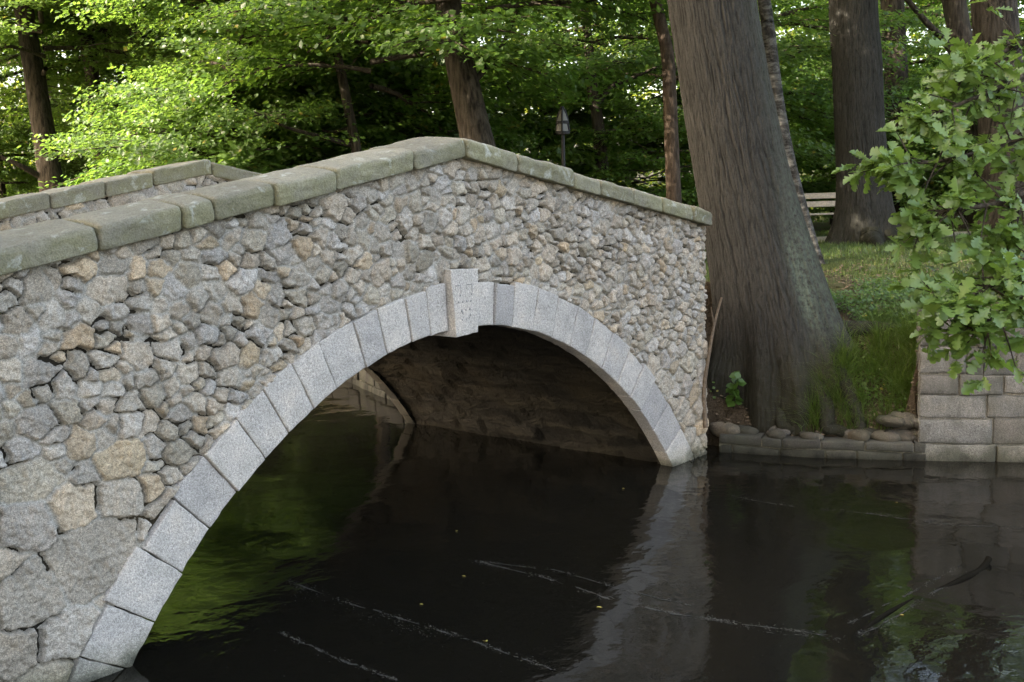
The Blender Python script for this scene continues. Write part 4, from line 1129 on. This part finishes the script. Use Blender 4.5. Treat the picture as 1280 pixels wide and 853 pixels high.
herb('little pale sprig at the end of the quay wall', 1120, 525, 9.0, .10, 4, 54, .06)

P = smooth_poly(np.array([at(882, 535, 9.55), at(880, 490, 9.55), at(885, 450, 9.5), at(893, 405, 9.5), at(902, 372, 9.5)]), 20)
st0 = P[0].copy(); acc = Acc(); acc.add(*tube(P - st0, np.linspace(.022, .009, 20), 7)); 
Q = np.array([P[14], P[14] + np.array([-.03, -.0, .10]), P[14] + np.array([-.05, .0, .17])]); acc.add(*tube(Q - st0, [.010, .007, .004], 6))
o = link('dead_branch', acc.mesh('dead_branch'), MAT['stick']); o.location = st0; tag(o, 'thin dead branch leaning against the bridge end by the oak', 'branch')
P = smooth_poly(np.array([on_ground(935, 520), on_ground(955, 512), on_ground(970, 508), on_ground(982, 498)]), 14); P[:, 2] += .03
st0 = P[0].copy(); acc = Acc(); acc.add(*tube(P - st0, np.linspace(.012, .006, 14), 6)); o = link('dead_twig', acc.mesh('dead_twig'), MAT['stick']); o.location = st0
tag(o, 'crooked pale twig lying among the roots above the kerb', 'twig')

# ------------------------------------------------------------------ things on the water
def on_water(px, py):
    u = (px - 640) / FPX; v = (py - 426.5) / FPX; d = FW + RT2 * u - UP2 * v; t = -CAM[2] / d[2]; return CAM + d * t
rs = np.random.default_rng(71); P = []; S = []
LINES = [([(585, 700), (680, 722), (760, 748), (850, 768), (930, 780), (1040, 795)], 1500, 2.2, 1.0), ([(600, 702), (700, 715), (790, 740), (870, 758)], 700, 1.8, .8),
         ([(355, 725), (450, 758), (540, 785), (620, 812), (700, 840)], 1000, 3, .9), ([(360, 735), (460, 770), (540, 792)], 500, 9, .7), ([(350, 790), (420, 822), (500, 852)], 600, 2.5, .9),
         ([(910, 620), (1000, 634), (1090, 642), (1180, 655), (1300, 660)], 900, 2, .8), ([(900, 650), (1000, 660), (1100, 680), (1180, 700)], 900, 30, .5),
         ([(1070, 795), (1110, 777), (1160, 745), (1225, 712)], 700, 3, .8), ([(1060, 780), (1130, 745), (1200, 708)], 500, 2.5, .8), ([(1100, 800), (1200, 790), (1290, 770)], 900, 35, .5), ([(640, 820), (760, 835), (900, 845)], 300, 20, .5), ([(880, 770), (960, 790), (1060, 800)], 300, 3, .7)]
AX = []
for pts, n, w, s in LINES:
    Q = smooth_poly(np.array(pts, float), 400); TT = np.gradient(Q, axis=0); i = rs.integers(0, 398, n)
    den = vnoise(i * .06, i * 0., 3) + rs.random(n) * .5; i = i[den > .62]; n = len(i)
    q = Q[i] + rs.normal(0, 1, (n, 2)) * np.array([w, w * .6])
    for a, k in zip(q, i):
        P.append(on_water(*a)); S.append(s); AX.append(on_water(*(a + TT[k] * 4)) - P[-1])
for k in range(380):
    P.append(on_water(rs.uniform(250, 1290), rs.uniform(600, 856))); S.append(.7); AX.append(rs.normal(0, 1, 3))
P = np.array(P); S = np.array(S); AX = np.array(AX); AX /= np.linalg.norm(AX, axis=1)[:, None]; n = len(P); P[:, 2] = .0015
AX = AX + rs.normal(0, .25, (n, 3)); AX[:, 2] = 0
ra = Acc()
for pts, n_, w_, s_ in LINES:
    if w_ > 4: continue
    Q = smooth_poly(np.array(pts, float), 400); k = np.arange(400)
    Q[:, 1] += 2.2 * (vnoise(k * .05, k * 0., 9) - .5)
    G = np.array([on_water(*q) for q in Q]); tt = np.gradient(G, axis=0); tt /= np.linalg.norm(tt, axis=1)[:, None]; nn = np.stack([-tt[:, 1], tt[:, 0], 0 * tt[:, 0]], -1)
    wd = .008 * s_ * np.clip(fbm(k * .09, k * 0. + n_, 4, 3) - .40, 0, 1) / .3; wd = np.where(wd < .0006, 0, wd) * np.sin(PI * np.clip((k + 1) / 401, 0, 1)) ** .4
    on = wd > 0; VV = np.stack([G - nn * wd[:, None], G + nn * wd[:, None]], 1); VV[..., 2] = .001
    ff = np.array([(2 * a, 2 * a + 2, 2 * a + 3, 2 * a + 1) for a in range(399) if on[a] and on[a + 1]])
    if len(ff): ra.add(VV.reshape(-1, 3), ff)
o = link('floating_film', ra.mesh('floating_film', False), MAT['film']); o['kind'] = 'stuff'
o = link('floating_dust', leaves_mesh('floating_dust', P, np.tile([0, 0, 1.], (n, 1)), AX, S * rs.uniform(.003, .011, n) * rs.uniform(.4, 1.6, n), rs, .55), MAT['scum']); o['kind'] = 'stuff'
a, b = on_water(1078, 787), on_water(1236, 704)
Q = smooth_poly(np.array([a, a * .6 + b * .4 + np.array([.02, .03, 0]), a * .25 + b * .75 - np.array([.01, .02, 0]), b]), 24); Q[:, 2] = -.006 + .010 * np.sin(np.arange(24) * .5); Q[-4:, 2] += np.array([.01, .02, .03, .045])
acc = Acc(); acc.add(*tube(Q - a, np.linspace(.010, .020, 24), 8))
o = link('floating_branch', acc.mesh('floating_branch'), MAT['wet_wood']); o.location = a; tag(o, 'dark waterlogged branch lying slantwise in the water at lower right', 'branch')
for k, (px, py) in enumerate([(524, 756), (609, 803), (577, 721), (745, 760), (572, 664), (778, 611), (1122, 629), (1130, 770)]):
    p = on_water(px, py); p[2] = .004; rr = np.random.default_rng(k)
    me = leaves_mesh('floating_leaf', np.zeros((1, 3)), np.array([[.1, .1, 1.]]), rr.normal(0, 1, (1, 3)), np.array([rr.uniform(.028, .045)]), rr, 1.0)
    o = link('floating_leaf', me, MAT['deadleaf']); o.location = p
    tag(o, 'small yellow fallen leaf floating on the dark water', 'leaf', 'fallen leaves floating on the water')

# ------------------------------------------------------------------ light
SUN = np.array([-.80, .30, .72]); SUN = SUN / np.linalg.norm(SUN)
el = math.asin(SUN[2]); az = math.atan2(SUN[0], SUN[1])
w = bpy.data.worlds.new('World'); scene.world = w; w.use_nodes = True
nt = w.node_tree; bg = nt.nodes['Background']; sky = nt.nodes.new('ShaderNodeTexSky'); sky.sky_type = 'NISHITA'; sky.sun_disc = False
sky.sun_elevation = el; sky.sun_rotation = az; sky.air_density = 1.0; sky.dust_density = 6.0; sky.ozone_density = 0.0
nt.links.new(sky.outputs[0], bg.inputs[0]); bg.inputs[1].default_value = .15
sl = bpy.data.lights.new('sun', 'SUN'); sl.energy = 2.3; sl.angle = math.radians(.6); sl.color = (1, .97, .90)
so = bpy.data.objects.new('sun', sl); COL.objects.link(so); so.rotation_euler = Vector(SUN).to_track_quat('Z', 'Y').to_euler()

scene.view_settings.view_transform = 'Standard'; scene.view_settings.look = 'None'; scene.view_settings.gamma = 1
scene.view_settings.exposure = 3.35
scene.view_settings.use_white_balance = True; scene.view_settings.white_balance_temperature = 7600; scene.view_settings.white_balance_tint = 10
scene.render.engine = 'CYCLES'
c = scene.cycles; c.max_bounces = 12; c.diffuse_bounces = 9; c.glossy_bounces = 4; c.transmission_bounces = 9; c.transparent_max_bounces = 4
c.sample_clamp_indirect = 6; c.use_denoising = True
